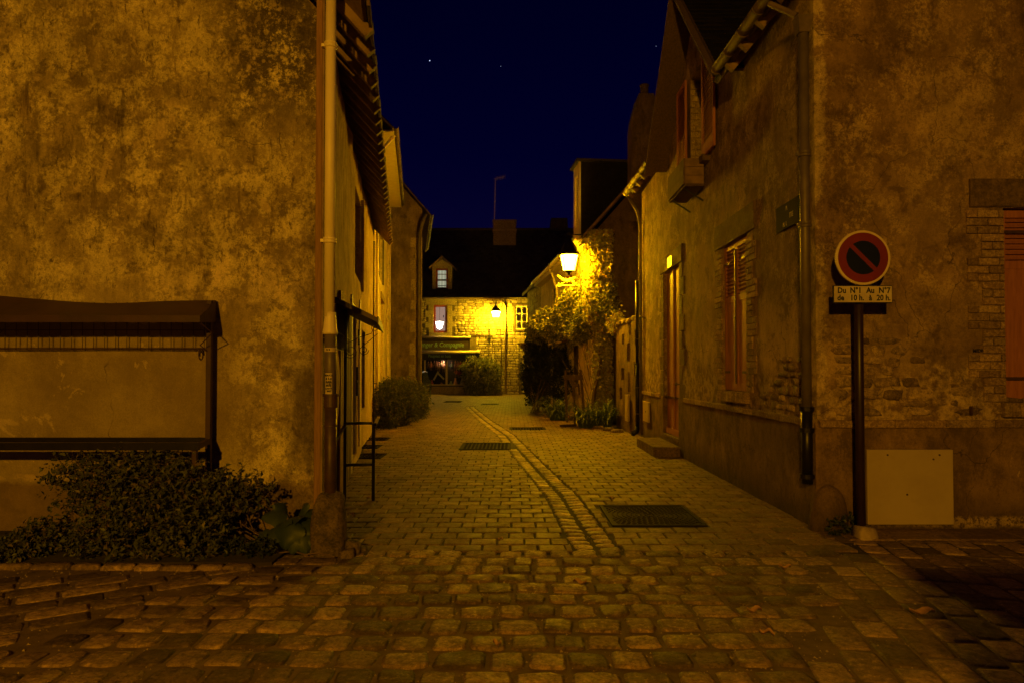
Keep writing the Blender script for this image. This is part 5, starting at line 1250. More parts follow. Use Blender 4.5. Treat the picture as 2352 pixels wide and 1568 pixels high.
# gutter, downpipes, lamp bracket cables
gutter(HF, FS.pt(0, eF-.02, .22), FS.pt(16, eF-.02, .22), .085, hooks=.7)
k = FS.u(1161); pipe(HF, [FS.pt(k-.25, eF-.1, .22), FS.pt(k-.1, eF-.35, .15), FS.pt(k, eF-.6, .09), FS.pt(k, .05, .09)], .05, M['dressed'], clamps=[FS.pt(k, z, .09) for z in (1.2,3.2,4.8)])
m = MB(); k = FS.u(1150); m.tube([FS.pt(k, FS.uz(1150,757)[1], .05), FS.pt(k+.05, 2.5, .04), FS.pt(k, .1, .04)], .03, 6); m.tube([FS.pt(k-.35, FS.uz(1150,757)[1], .05), FS.pt(k+.05, FS.uz(1150,757)[1], .05)], .02, 5); m.build('wall_cable', M['iron_pipe'], HF)
m = MB(); k = FS.u(1132); zz = FS.uz(1132,772)[1]; m.tube([FS.pt(FS.u(1060), zz+.05, .05), FS.pt(k, zz, .05), FS.pt(k, FS.uz(1132,812)[1], .05)], .02, 5); m.build('wall_cable', M['iron_pipe'], HF)
m = MB(); m.tube([FS.pt(k, FS.uz(1132,812)[1], .06), FS.pt(k, .1, .06)], .06, 8); m.build('cable_duct', M['awn'], HF)
m = MB(); kk = FS.u(1124); m.tube([FS.pt(kk, FS.uz(1124,790)[1], .1), FS.pt(kk, FS.uz(1124,756)[1], .1)], .03, 6); scroll(m, FS.pt(kk+.02, zz-.1, .1), UX, UZ, .13, 1.5, .015); m.build('iron_rod', M['black_iron'], HF)
m = MB(); m.fbox(FS, FS.u(1132.5), FS.u(1150), .0, FS.uz(1140,880)[1], .03, .3); o = m.build('utility_cabinet', M['dressed'], None, bevel=.02); tag(o, 'low pale utility cabinet against the far stone wall right of the bush', 'cabinet')
# roof, dormer, chimney, antenna
VF = Vector((0, .62, .785)).normalized(); rh = 6.4
slate_roof(HF, Vector((-10.2, YF-.15, eF+.03)), UX, VF, 16.4, rh, .32, .24, M['slate'], 'roof', seed=50)
rt = Vector((-10.2, YF-.15, eF))+VF*rh
slate_roof(HF, Vector((-10.2, 50.8, eF+.03)), UX, Vector((0,-.62,.785)), 16.4, rh, .32, .24, M['slate'], 'roof', seed=51)
m = MB(); m.tube([(-10.2, rt.y, rt.z+.03), (6.2, rt.y, rt.z+.03)], .10, 8); m.build('ridge_cap', M['roof_tile'], HF, smooth=True)
Yd = YF+.25
def D_(px, py): return at(px, py, Yd)
l, r_ = D_(993, 680), D_(1038, 680); zb_, zt_ = D_(1014, 676).z, D_(1014, 611).z; pk = D_(1014, 591)
iw = (D_(1001,640).x, D_(1029,640).x, D_(1014,670).z, D_(1014,617).z)
m = MB()
for a in ((l.x, iw[0], zb_, zt_), (iw[1], r_.x, zb_, zt_), (iw[0], iw[1], zb_, iw[2]), (iw[0], iw[1], iw[3], zt_)): m.box(a[0], a[1], Yd, Yd+.12, a[2], a[3])
m.prism([(l.x,Yd,zt_),(r_.x,Yd,zt_),((l.x+r_.x)/2,Yd,pk.z-.15)], (0,.12,0)); dm = m.build('dormer_front', M['dressed'], HF)
m = MB(); m.box(l.x, l.x+.1, Yd+.12, Yd+2.2, zb_, zt_); m.box(r_.x-.1, r_.x, Yd+.12, Yd+2.2, zb_, zt_); m.build('dormer_cheek', M['slate'], HF)
for s_, ex in ((1, l.x-.2), (-1, r_.x+.2)):
    m = MB(); pkx = (l.x+r_.x)/2; e = (ex, zt_-.2); p_ = (pkx, pk.z)
    m.hexa([(e[0],Yd-.2,e[1]),(e[0],Yd+2.6,e[1]),(p_[0],Yd+2.6,p_[1]),(p_[0],Yd-.2,p_[1]),(e[0],Yd-.2,e[1]+.09),(e[0],Yd+2.6,e[1]+.09),(p_[0],Yd+2.6,p_[1]+.09),(p_[0],Yd-.2,p_[1]+.09)]); m.build('dormer_roof', M['rafter'], HF)
m = MB(); w = .12; m.box(iw[0],iw[0]+w,Yd+.03,Yd+.09,iw[2],iw[3]); m.box(iw[1]-w,iw[1],Yd+.03,Yd+.09,iw[2],iw[3]); m.box(iw[0],iw[1],Yd+.031,Yd+.089,iw[2],iw[2]+w); m.box(iw[0],iw[1],Yd+.031,Yd+.089,iw[3]-w,iw[3])
dw = m.build('window', M['oxblood'], HF)
m = MB(); xm = (iw[0]+iw[1])/2
for i in range(1,4): xx = iw[0]+(iw[1]-iw[0])*i/4; m.box(xx-.012,xx+.012,Yd+.04,Yd+.07,iw[2],iw[3])
for i in range(1,4): zz = iw[2]+(iw[3]-iw[2])*i/4; m.box(iw[0],iw[1],Yd+.042,Yd+.068,zz-(.05 if i == 2 else .02),zz+(.05 if i == 2 else .02))
m.build('glazing_bars', M['old_wood'], dw)
m = MB(); m.box(iw[0]+.02, iw[1]-.02, Yd+.10, Yd+.115, iw[2], iw[3]); m.build('lit_blind', M['room_pale'], HF)
m = MB(); m.box(iw[0]+.07, iw[1]-.07, Yd+.074, Yd+.078, iw[2]+.07, iw[3]-.07); m.build('pane', M['glass'], dw)
Yc2 = 45.3; c0, c1 = at(1133, 540, Yc2), at(1185, 505, Yc2)
m = MB(); m.box(c0.x, c1.x, Yc2, Yc2+1.3, at(1150,566,Yc2).z-.5, c1.z-.12); ch = m.build('chimney', M['rubble'], HF)
for zz in (c1.z-.12, at(1150,531,Yc2).z): m = MB(); m.box(c0.x-.06, c1.x+.06, Yc2-.06, Yc2+1.36, zz, zz+.12); m.build('chimney_band', M['rubble'], ch)
an = at(1135, 500, 45.5); m = MB(); at_ = at(1138, 410, 45.5)
m.tube([(an.x, 45.5, an.z-.6), (at_.x, 45.5, at_.z)], .035, 6); m.tube([(at_.x-.1, 45.5, at_.z-.05), (at_.x+.65, 45.5, at_.z+.12)], .02, 5)
for i in range(7): xx = at_.x+.05+i*.1; m.tube([(xx, 45.5-.2, at_.z-.02+i*.02), (xx, 45.5+.2, at_.z-.02+i*.02)], .012, 4); m.tube([(xx, 45.5, at_.z-.15+i*.02), (xx, 45.5, at_.z+.12+i*.02)], .012, 4)
o = m.build('roof_antenna', M['white_wood'], None); tag(o, 'thin television antenna on a mast beside the far square chimney', 'antenna')
HB2 = thing('back_house', 'dark house roof with a broad tapering chimney behind the far slate roof', 'house', (3, 54, 0))
m = MB(); m.box(-1, 9, 53, 60, 0, 9.5); m.build('wall', M['dark_gable'], HB2); 
slate_roof(HB2, Vector((-1.2,52.9,9.5)), UX, Vector((0,.8,.6)), 10.4, 4.5, .32, .24, M['slate'], 'roof', seed=53)
a, b_, c, d = at(1257,540,54), at(1312,540,54), at(1303,501,54), at(1266,501,54); m = MB(); m.prism([(a.x,54,9.4),(b_.x,54,9.4),(c.x,54,c.z),(d.x,54,c.z)], (0,1.6,0)); m.build('chimney', M['dark_gable'], HB2)
# a sliver of a parked car by the square
CR = thing('parked_car', 'dark parked car with a red tail light, just showing past the stained gable house', 'car', (-6.0, 36.8, 0))
cxr = at(970.8, 880, 35.6).x; M['car_paint'] = simple('dark_car_paint', (.02,.022,.03), (.02,.02,.025), 3, .25, .3, bump=0); M['tyre'] = simple('tyre_rubber', (.015,.015,.015), None, 9, .8)
prof2 = [(35.6,.35),(35.55,.75),(35.62,.95),(35.75,1.38),(36.4,1.46),(37.6,1.44),(38.4,1.0),(39.5,.86),(39.7,.6),(39.68,.32)]
m = MB(); m.prism([(cxr-1.65, y, z) for y, z in prof2], (1.65, 0, 0)); m.build('body', M['car_paint'], CR, bevel=.05)
m = MB(); m.box(cxr-1.4, cxr-.25, 35.60, 35.66, .98, 1.32); m.build('rear_window', M['dark'], CR)
for s_ in (cxr-.19, cxr-1.60):
    m = MB(); m.box(s_, s_+.14, 35.50, 35.56, .66, .90); m.build('tail_light', emis('tail_light_glow', (1,.06,.05), 2.2) if s_ == cxr-.19 else M['toy_red'], CR)
for y in (36.2, 38.9):
    for xx in (cxr-.2, cxr-1.65): m = MB(); m.lathe((xx, y, .31), [(.31,0),(.32,.02),(.32,.18),(.31,.2)], 16, axis=(1,0,0)); m.build('wheel', M['tyre'], CR)
m = MB(); m.box(cxr-1.1, cxr-.55, 35.53, 35.55, .48, .60); m.build('number_plate', M['white_wood'], CR)
# ------------------------------------------------------------ lanterns
def lantern(name, label, pos, H, W, power, col, armpts, group='hanging street lanterns', shadow=True):
    """hanging four sided lantern: pos is the centre of the glass top edge"""
    t = thing(name, label, 'street lamp', pos, group); c = Vector(pos); q = 8
    e = emis('lantern_glow', col, power)
    def sq(pr): m = MB(); m.lathe(c, pr, q); return m
    m = sq([(W*.30,-H*.50),(W*.47,-.004)]); m.build('glass', e, t)
    m = sq([(W*.58,0),(W*.60,H*.03),(W*.50,H*.10),(W*.42,H*.22),(W*.31,H*.36),(W*.17,H*.44),(W*.13,H*.52),(W*.06,H*.56),(W*.05,H*.62),(W*.02,H*.68)]); m.build('hood', M['black_iron'], t, smooth=True)
    m = sq([(W*.05,-H*.64),(W*.10,-H*.62),(W*.05,-H*.59),(W*.15,-H*.555),(W*.31,-H*.52),(W*.32,-H*.502)]); m.build('base', M['black_iron'], t, smooth=True)
    m = MB()
    for k in range(4):
        a = math.pi/4+math.pi/2*k; u_ = Vector((math.cos(a), math.sin(a), 0)); m.beam(c+u_*W*.325-UZ*H*.51, c+u_*W*.50, .012*W/.5, .012*W/.5)
    m.build('frame_bars', M['black_iron'], t)
    m = MB(); m.tube(armpts, .022, 8); m.tube([c+UZ*H*.6, Vector((c.x, c.y, max(p[2] for p in armpts)))], .016, 6)
    m.build('bracket', M['black_iron'], t); return t
lp_ = at(1307, 587, 19.0); H_ = 1.02; W_ = .53
armz = at(1310, 540, 19.0).z
lantern('street_lantern', 'glowing lantern hanging from an iron arm at the ivy cottage corner', lp_, .86, .53, LANTERN_POWER, SODIUM_LANE,
        [(lp_.x-.1, 19.0, armz), (2.35, 19.12, armz+.03), (2.9, 19.15, armz+.05)])
lf = at(1139, 716, 41.6)
lantern('street_lantern', 'smaller glowing lantern on the pale stone wall at the end of the lane', lf, .66, .60, FAR_LANTERN_POWER, SODIUM_FAR,
        [(lf.x, 41.6, lf.z+.62), (lf.x-.02, 42.0, lf.z+.66), (lf.x-.05, 42.5, lf.z+.5)])
# iron sign bracket with a leaping figure under the near lantern
sg = thing('iron_sign', 'yellow painted iron sign of a leaping figure on a bar below the bright lantern', 'sign', at(1320, 660, 19.6))
M['gilt'] = simple('gilt_metal', (.55,.42,.16), (.45,.33,.12), 9, .4, .4)
g_ = lambda px, py: at(px, py, 19.55)
m = MB(); m.tube([g_(1278,657), g_(1328,656)], .018, 6); m.build('bar', M['gilt'], sg)
m = MB(); m.tube([g_(1281,633), g_(1290,642), g_(1302,647), g_(1312,643), g_(1322,636)], [.02,.055,.075,.06,.02], 8); m.build('body', M['gilt'], sg, smooth=True)
m = MB(); m.tube([g_(1301,646), g_(1294,650), g_(1285,656)], [.05,.035,.02], 7); m.tube([g_(1312,645), g_(1320,652), g_(1326,657)], [.05,.035,.02], 7); m.tube([g_(1285,656), g_(1282,650)], .02, 6); m.build('legs', M['gilt'], sg, smooth=True)
m = MB(); scroll(m, g_(1328,642), UX, UZ, .09, 1.6, .012); scroll(m, g_(1328,653), UX, UZ, .07, 1.4, .012, -1); m.tube([g_(1334,630), g_(1335,672)], .018, 6); m.tube([g_(1334,640), g_(1334,640)+Vector((.35,.3,0))], .014, 6); m.build('wall_scroll', M['black_iron'], sg)
# the street lamp behind the viewer that lights the foreground
sl = thing('street_lamp', 'tall wall lamp over the street behind the viewer', 'street lamp', (STREET_LAMP_AT[0], STREET_LAMP_AT[1], 0))
m = MB(); m.tube([(STREET_LAMP_AT[0]-.9, STREET_LAMP_AT[1]-.5, -.05), (STREET_LAMP_AT[0]-.9, STREET_LAMP_AT[1]-.5, 6.2)], [.09,.05], 12); m.tube([(STREET_LAMP_AT[0]-.9, STREET_LAMP_AT[1]-.5, 6.15), (STREET_LAMP_AT[0], STREET_LAMP_AT[1], 6.35)], .035, 8); m.build('post', M['black_iron'], sl)
m = MB(); m.lathe((STREET_LAMP_AT[0], STREET_LAMP_AT[1], STREET_LAMP_AT[2]), [(.26,.14),(.24,.2),(.14,.34),(.05,.42),(.04,.5)], 16); m.build('hood', M['black_iron'], sl, smooth=True)
ld = bpy.data.lights.new('sodium_bulb', 'POINT'); ld.energy = STREET_LAMP_WATTS; ld.color = SODIUM; ld.shadow_soft_size = .13
lo = bpy.data.objects.new('sodium_bulb', ld); COL.objects.link(lo); lo.parent = sl; lo.location = (0, 0, STREET_LAMP_AT[2]-.02)
# unseen wall, added to keep the lamp off the street's lower right corner
bw = MB(); bw.box(.62, 9, -1.05, -.65, -.05, 2.17); o = bw.build('garden_wall', M['right'], None); tag(o, 'unseen wall added on the near side of the street to block the lamp', 'wall')
# ------------------------------------------------------------ no parking sign
PO = at(1978, 1212, 6.2); Yp = 6.2
sn = thing('parking_sign', 'round no parking sign with a time plate on a dark pole at the right wall', 'sign', (PO.x, Yp, 0))
M['pole'] = simple('dark_brown_pole_paint', (.030,.014,.012), (.022,.010,.009), 8, .4, bump=.08)
M['sign_red'] = simple('sign_red', (.19,.010,.008), (.15,.008,.007), 4, .6, bump=0); M['sign_navy'] = simple('sign_dark_blue', (.005,.008,.022), (.004,.006,.018), 4, .4, bump=0)
M['rim'] = simple('pale_sign_rim', (.70,.56,.34), (.6,.48,.28), 9, .4, bump=0); M['plate_white'] = simple('dull_white_plate', (.60,.50,.33), (.48,.38,.24), 7, .55, bump=.05)
cs = at(1980, 593, 6.15); pz = at(1981, 677, 6.15)
m = MB(); m.tube([(PO.x, Yp, -.02), (PO.x-.002, Yp, 1.4), (cs.x-.01, Yp, cs.z+.18)], .0385, 20); m.build('pole', M['pole'], sn, smooth=True)
rd = .5*126/1568*6.15
m = MB(); m.lathe((cs.x, 6.155, cs.z), [(rd-.012,0),(rd,.004),(rd,.022),(rd-.010,.024)], 48, axis=(0,-1,0)); dk = m.build('disc_rim', M['rim'], sn)
m = MB(); m.lathe((cs.x, 6.132, cs.z), [(rd-.021,0),(rd-.021,.0025)], 48, axis=(0,-1,0)); m.build('red_ring', M['sign_red'], sn)
m = MB(); m.lathe((cs.x, 6.1292, cs.z), [(rd*.615,0),(rd*.615,.0020)], 48, axis=(0,-1,0)); m.build('blue_field', M['sign_navy'], sn)
m = MB(); dgl = Vector((1,0,-1)).normalized(); c = Vector((cs.x, 6.1262, cs.z)); m.beam(c-dgl*rd*.66, c+dgl*rd*.66, .0018, rd*.155, up=Vector((0,1,0)).cross(dgl)); m.build('diagonal_bar', M['sign_red'], sn)
pa, pb = at(1913, 697, 6.14), at(2049, 656, 6.14)
m = MB(); m.box(pa.x, pb.x, 6.132, 6.155, pa.z, pb.z); tp = m.build('time_plate', M['ink'], sn, bevel=.008)
m = MB(); m.box(pa.x+.008, pb.x-.008, 6.127, 6.134, pa.z+.008, pb.z-.008); m.build('plate_face', M['plate_white'], tp, bevel=.003)
hh = pb.z-pa.z; cxp = (pa.x+pb.x)/2
for line_y, words in ((.70, (('Du',.14),('N°1',.375),('Au',.62),('N°7',.857))), (.29, (('de',.12),('10 h.',.395),('à',.62),('20 h.',.84)))):
    for w_, fx in words: text('plate_lettering', w_, hh*.44, (pa.x+(pb.x-pa.x)*fx, 6.1255, pa.z+hh*line_y), UX, UZ, M['ink'], tp, bold=.0022, xs=.88)
m = MB(); m.box(PO.x-.05, PO.x+.05, Yp-.028, Yp-.0, cs.z-.03, cs.z-.0); m.box(PO.x-.05, PO.x+.05, Yp-.028, Yp, cs.z+.06, cs.z+.09); m.build('bracket', M['pole'], sn)
m = MB(); m.stone(Vector((PO.x+.015, Yp-.04, -.02)), UX, UY, UZ, .19, .17, .115, 31, n=10, sq=.4, jit=.12); m.build('footing', M['conc'], sn, smooth=True)
# ------------------------------------------------------------ easel by the cottage
ea = thing('wooden_easel', 'dark wooden easel standing in front of the cottage door', 'easel', at(1305, 960, 18.5))
gE = lambda px, py, Y=18.3: at(px, py, Y)
E = [((1299,850,18.4),(1302,969,18.2),'leg',.055), ((1333,848,18.4),(1343,960,18.2),'leg',.05), ((1318,872,18.5),(1321,938,18.9),'leg',.05), ((1295,866,18.35),(1338,866,18.35),'crossbar',.16), ((1328,880,18.5),(1331,905,18.6),'hanging_strip',.04), ((1310,872,18.36),(1324,889,18.34),'clamp_block',.09)]
for a, b_, nm, w in E:
    m = MB(); pA_, pB_ = at(*a), at(*b_)
    if nm == 'leg': pB_.z = 0.0 if nm == 'leg' and b_[1] < 969 and b_[0] == 1321 else max(pB_.z, 0)
    m.beam(pA_, pB_, w, w if nm != 'crossbar' else .14); m.build(nm, M['old_wood'], ea)
m = MB(); fb0 = at(1287, 969, 18.2); m.beam((fb0.x, 18.0, .03), (fb0.x+.45, 18.35, .03), .06, .06); m.build('foot_rail', M['old_wood'], ea)
# ------------------------------------------------------------ plants
def blob_pt(rr, c, r, shell_=.5):
    while True:
        v = Vector((rr.uniform(-1,1), rr.uniform(-1,1), rr.uniform(-1,1)))
        if v.length <= 1: break
    if rr.random() < shell_: v = v.normalized()*rr.uniform(.78,1.02)
    return Vector((c[0]+v.x*r[0], c[1]+v.y*r[1], c[2]+v.z*r[2])), v
def sprigs(mb, rr, blobs, n, leaf, nl=6, tl=.10, shell_=.5, w=.6, down=0.0, zmin=.01, ymax=None, tw=None, side=None):
    tot = sum(b[1][0]*b[1][1]*b[1][2]+.02 for b in blobs)
    for b in blobs:
        k = int(n*(b[1][0]*b[1][1]*b[1][2]+.02)/tot)
        for i in range(k):
            p, v = blob_pt(rr, b[0], b[1], shell_)
            if p.z < zmin or (ymax and p.y > ymax): continue
            if side and not side(p): continue
            d = (v.normalized()*.7+Vector((rr.uniform(-1,1), rr.uniform(-1,1), rr.uniform(-.4,1)-down))*.8).normalized()
            L = tl*rr.uniform(.6,1.3)
            if tw is not None and rr.random() < .5:
                s_ = d.orthogonal().normalized()*.0018; n0 = len(tw.v); q_ = p+d*L; tw.v += [tuple(p-s_), tuple(p+s_), tuple(q_)]; tw.f.append((n0,n0+1,n0+2)); tw.m.append(0)
            for j in range(nl):
                t = (j+1)/nl; o_ = d.orthogonal().normalized(); o_.rotate(Matrix.Rotation(rr.uniform(0,6.28), 3, d))
                ld_ = (d*.5+o_*.9+Vector((0,0,-down*.5))).normalized(); s_ = leaf*rr.choice((.55,.8,1.0,1.25,1.6))*rr.uniform(.85,1.15)
                nn = Vector((rr.uniform(-.5,.5), rr.uniform(-.8,.2), rr.uniform(.3,1)))
                mb.leaf(p+d*L*t, ld_, nn, s_, s_*w, rr.uniform(.1,.35))
def stems(mb, rr, base, blobs, n, r0=.008, spread=.3):
    for i in range(n):
        b = rr.choice(blobs); p, v = blob_pt(rr, b[0], b[1], 0); s_ = Vector((base[0]+rr.uniform(-spread,spread), base[1]+rr.uniform(-.08,.08), -.02))
        m_ = s_.lerp(p, .5)+Vector((rr.uniform(-.08,.08), rr.uniform(-.04,.04), .06)); mb.tube([s_, m_, p], [r0, r0*.7, r0*.3], 4)
def ell(px, py, Y, rx, rz, ry=.3):
    c = at(px, py, Y); k = Y/1568; return ((c.x, Y, c.z), (rx*k, ry, rz*k))
rr = random.Random(11)
sh = thing('wild_shrub', 'sprawling leafy wild shrub along the foot of the left gable wall', 'shrub', (at(340,1290,5.6).x, 5.8, 0), 'plants along the left wall')
B = [ell(250,1140,5.85,80,58,.20), ell(350,1115,5.85,95,62,.22), ell(380,1200,5.7,130,62,.26), ell(465,1150,5.85,85,48,.22), ell(250,1235,5.6,85,45,.22), ell(450,1235,5.6,70,40,.22)]
C = [ell(350,1070,5.9,45,26,.12), ell(160,1085,5.9,40,30,.10), ell(575,1135,5.9,30,28,.1), ell(430,1085,5.9,38,24,.1), ell(270,1058,5.9,26,18,.1), ell(205,1075,5.9,30,22,.1), ell(520,1115,5.9,45,26,.12), ell(150,1130,5.9,30,34,.1), ell(470,1275,5.5,45,18,.1), ell(330,1290,5.4,60,16,.1)]
m = MB(); tw = MB(); sprigs(m, rr, B, 1450, .036, 6, .10, .30, .62, tw=tw, ymax=6.34); sprigs(m, rr, C, 430, .036, 6, .11, .2, .62, tw=tw, ymax=6.34); m.build('foliage', M['leaf'], sh, kind='stuff')
stems(tw, rr, (sh.location.x, 5.95), B+C, 110, .006, .9); tw.build('stems', M['twig'], sh, kind='stuff')
s2 = thing('wild_shrub', 'low dark weedy clump at the far left end of the planted strip', 'shrub', (at(60,1290,5.6).x, 5.7, 0), 'plants along the left wall')
B = [ell(85,1250,5.6,60,30,.22), ell(110,1225,5.75,40,30,.2), ell(10,1280,5.5,50,18,.2), ell(40,1268,5.5,60,20,.2)]
m = MB(); tw = MB(); sprigs(m, rr, B, 420, .036, 6, .08, .5, .6, tw=tw); m.build('foliage', M['leaf'], s2, kind='stuff'); stems(tw, rr, (s2.location.x, 5.8), B, 20, .006, .4); tw.build('stems', M['twig'], s2, kind='stuff')
for (px, py, Y, r, lab) in ((545,1275,5.45,30,'small weed between the shrub and the broad leaved plant'), (600,1278,5.5,20,'tiny ground weed left of the broad leaved plant'), (1925,1225,6.25,14,'small weed at the foot of the right house corner'), (1950,1215,6.35,14,'tuft of weeds beside the sign pole footing')):
    o = thing('weed', lab, 'weed', gnd(px, py)); m = MB(); sprigs(m, rr, [((o.location.x, o.location.y, .05), (r/1568*Y*1.3, .08, .07))], 70, .03, 5, .05, .4); m.build('foliage', M['leaf_dk'], o, kind='stuff')
# broad leaved plant: every leaf a piece
bl = thing('broad_leaved_plant', 'low plant with big rounded leaves between shrub and guard stone', 'plant', at(668, 1262, 5.7), 'plants along the left wall')
def big_leaf(c, d, nrm, L, w, parent, seed):
    rr2 = random.Random(seed); d = d.normalized(); r = d.cross(nrm).normalized(); t = r.cross(d); m = MB(); rows = 8; pr = [.45,.86,1.0,1.03,.98,.86,.66,.4,.05]
    for i in range(rows+1):
        f = i/rows; hw = w/2*pr[i]
        for j, s_ in enumerate((-1,-.55,0,.55,1)):
            curl = -.30*L*f*f-(.16*w*(abs(s_)**1.6))+.05*w*math.sin(i*1.3+j*2.3+seed)*abs(s_)
            p = c+d*(L*f)+r*(hw*s_*(1+.09*math.sin(i*2.1+seed*1.7+j)))+t*curl; m.v.append(tuple(p))
    for i in range(rows):
        for j in range(4): m.f.append((i*5+j, i*5+j+1, (i+1)*5+j+1, (i+1)*5+j)); m.m.append(0)
    return m.build('leaf', M['big_leaf'], parent, smooth=True)
root_ = at(672, 1262, 5.72); root_.z = 0
stm = MB()
for i, (px, py, Y, dx, dz, L, w) in enumerate([(668,1185,5.72,.1,.25,.22,.26),(640,1180,5.78,-.9,.35,.19,.20),(700,1180,5.80,.9,.3,.18,.19),(640,1215,5.62,-1,-.2,.21,.20),(625,1232,5.66,-.8,-.5,.15,.15),(662,1215,5.56,-.15,-.5,.22,.25),(700,1205,5.64,.7,-.15,.17,.20),(695,1235,5.56,.35,-.6,.18,.17),(672,1243,5.54,-.1,-.7,.14,.15),(715,1230,5.60,.9,-.4,.13,.14),(610,1222,5.7,-.8,-.1,.12,.12),(720,1192,5.72,.8,.1,.13,.14),(690,1170,5.86,.3,.6,.14,.15),(652,1170,5.86,-.3,.6,.14,.15)]):
    c = at(px, py, Y); d = Vector((dx, -.45, dz)); nrm = Vector((dx*.2, -.72, .85)); big_leaf(c-d.normalized()*L*.4, d, nrm, L, w, bl, i)
    b_ = c-d.normalized()*L*.4; stm.tube([root_+Vector((rr.uniform(-.04,.04), rr.uniform(-.03,.03), 0)), root_.lerp(b_, .6)+Vector((0,.05,.05)), b_], [.008,.006,.004], 5)
stm.build('stalks', M['leaf_dk'], bl)
dt = MB()
for i in range(4): a0 = gnd(640+30*i, 1268+R.uniform(-5,8), .012); dt.tube([a0, a0+Vector((.12,-.02,.02)), a0+Vector((.26,-.07,.0))], .006, 5)
o = dt.build('dry_stalks', M['twig'], None); tag(o, 'dry broken stalks lying in front of the broad leaved plant', 'twigs')
# lane bush on the left
lb = thing('lane_bush', 'feathery grey green bush against the left houses halfway up the lane', 'bush', at(905, 965, 20))
B = [ell(905,930,18.6,52,42,.6), ell(880,945,17.6,30,45,.5), ell(940,920,20,35,38,.6), ell(900,905,19,38,26,.5), ell(955,935,21,20,30,.5)]
m = MB(); tw = MB(); sprigs(m, rr, B, 3400, .085, 5, .22, .55, .28, tw=tw); m.build('foliage', M['leaf'], lb, kind='stuff'); stems(tw, rr, (lb.location.x, 18.6), B, 40, .014, .5); tw.build('stems', M['twig'], lb, kind='stuff')
# round bush before the shop
sb = thing('laurel_bush', 'rounded laurel bush standing before the toy shop window', 'bush', at(1105, 904, 41.2))
B = [ell(1103,862,41.2,30,36,.8), ell(1110,885,41.0,30,22,.8), ell(1092,845,41.3,20,20,.6), ell(1125,860,41.3,16,30,.6)]
m = MB(); tw = MB(); sprigs(m, rr, B, 1500, .19, 6, .35, .7, .42, down=.9, tw=tw); m.build('foliage', M['climber'], sb, kind='stuff'); stems(tw, rr, (sb.location.x, 41.2), B, 14, .03, .4); tw.build('stems', M['twig'], sb, kind='stuff')
# dark climbing shrubs before the cottages
dk_ = thing('climbing_rose', 'tall dark climbing shrub between the stone cottage and the porch', 'shrub', at(1250, 935, 24))
B = [ell(1262,815,23.5,46,46,.6), ell(1232,850,25,30,50,.5), ell(1285,860,22.3,18,60,.4), ell(1222,885,26,16,40,.4), ell(1255,870,24.2,20,60,.4), ell(1240,790,25,26,22,.4)]
m = MB(); tw = MB(); sprigs(m, rr, B, 3000, .075, 6, .2, .5, .6, tw=tw); m.build('foliage', M['leaf_dk'], dk_, kind='stuff'); stems(tw, rr, (dk_.location.x, 24), B, 26, .02, .5); tw.build('stems', M['twig'], dk_, kind='stuff')
# big flowering climber heaped over the porch
cl = thing('flowering_climber', 'leafy climber heaped over the porch and lit by the lantern', 'climber', at(1370, 975, 19.2))
B = [ell(1320,735,20.6,52,38,.45), ell(1275,745,21.8,46,30,.45), ell(1365,730,19.6,38,45,.35), ell(1240,760,23.2,26,22,.4), ell(1320,700,20.6,34,28,.4), ell(1295,775,21.5,36,14,.3), ell(1390,700,19.0,20,50,.2), ell(1345,765,20.2,40,18,.4)]
m = MB(); tw = MB(); sprigs(m, rr, B, 4600, .078, 6, .18, .6, .62, tw=tw); m.build('foliage', M['climber'], cl, kind='stuff'); stems(tw, rr, (2.45, 19.0), B, 9, .012, .12)
tr = [(1358,962,18.9),(1362,930,18.9),(1366,890,18.9),(1374,860,18.9),(1380,830,18.95),(1372,790,19.1),(1355,760,19.4)]
tw.tube([at(*p) for p in tr], [.07,.065,.055,.05,.045,.04,.03], 8); tw.build('trunk', M['old_wood'], cl)
fm = MB()
for i in range(90):
    b_ = rr.choice(B[:3]+B[4:6]); p, v = blob_pt(rr, b_[0], b_[1], 1.0)
    for k in range(5): a = k*1.257; dd_ = Vector((math.cos(a), -.3, math.sin(a))); fm.leaf(p+Vector((0,-.1,0)), dd_, Vector((0,-1,0)), .035, .028, .1)
fm.build('blossoms', M['petal'], cl, kind='stuff')
# ivy on the gable corner
iv = thing('ivy', 'thick ivy hanging down the gable corner beside the lantern', 'ivy', at(1385, 975, 19.0))
m = MB(); tw = MB()
for i in range(7500):
    t = rr.random(); px = None; py = 528+t*430
    lo_, hi_ = (1340+(8*t), 1405-8*math.sin(t*3)) if t < .5 else (1366, 1402)
    if t < .06: lo_ = 1352
    px = rr.uniform(lo_, hi_)+rr.gauss(0, 3)
    if px < 1352 and rr.random() < .35: px += 12
    Y = 19.16-abs(rr.gauss(0, .10))-.02
    p = at(px, py, Y)
    if p.x < 2.28 and rr.random() < .5: p.y += rr.uniform(0, .7)*1; p.x = FI.pt(p.y-19.2 if p.y > 19.2 else 0, 0).x-.04-rr.random()*.10
    d = Vector((rr.uniform(-.7,.7), rr.uniform(-.6,-.1), rr.uniform(-1,.15))); m.leaf(p, d, Vector((rr.uniform(-.6,.4), -1, rr.uniform(0,.8))), rr.uniform(.07,.12), rr.uniform(.06,.095), rr.uniform(.05,.3))
for i in range(420):
    p = at(1405+rr.gauss(8,10), 742+rr.gauss(0,14), 18.4-rr.random()*.5); m.leaf(p, Vector((rr.uniform(-.7,.7), rr.uniform(-.6,-.1), rr.uniform(-1,.3))), Vector((rr.uniform(-.6,.4), -1, rr.uniform(0,.8))), rr.uniform(.06,.10), rr.uniform(.05,.08), .2)
m.build('leaves', M['ivy'], iv, kind='stuff')
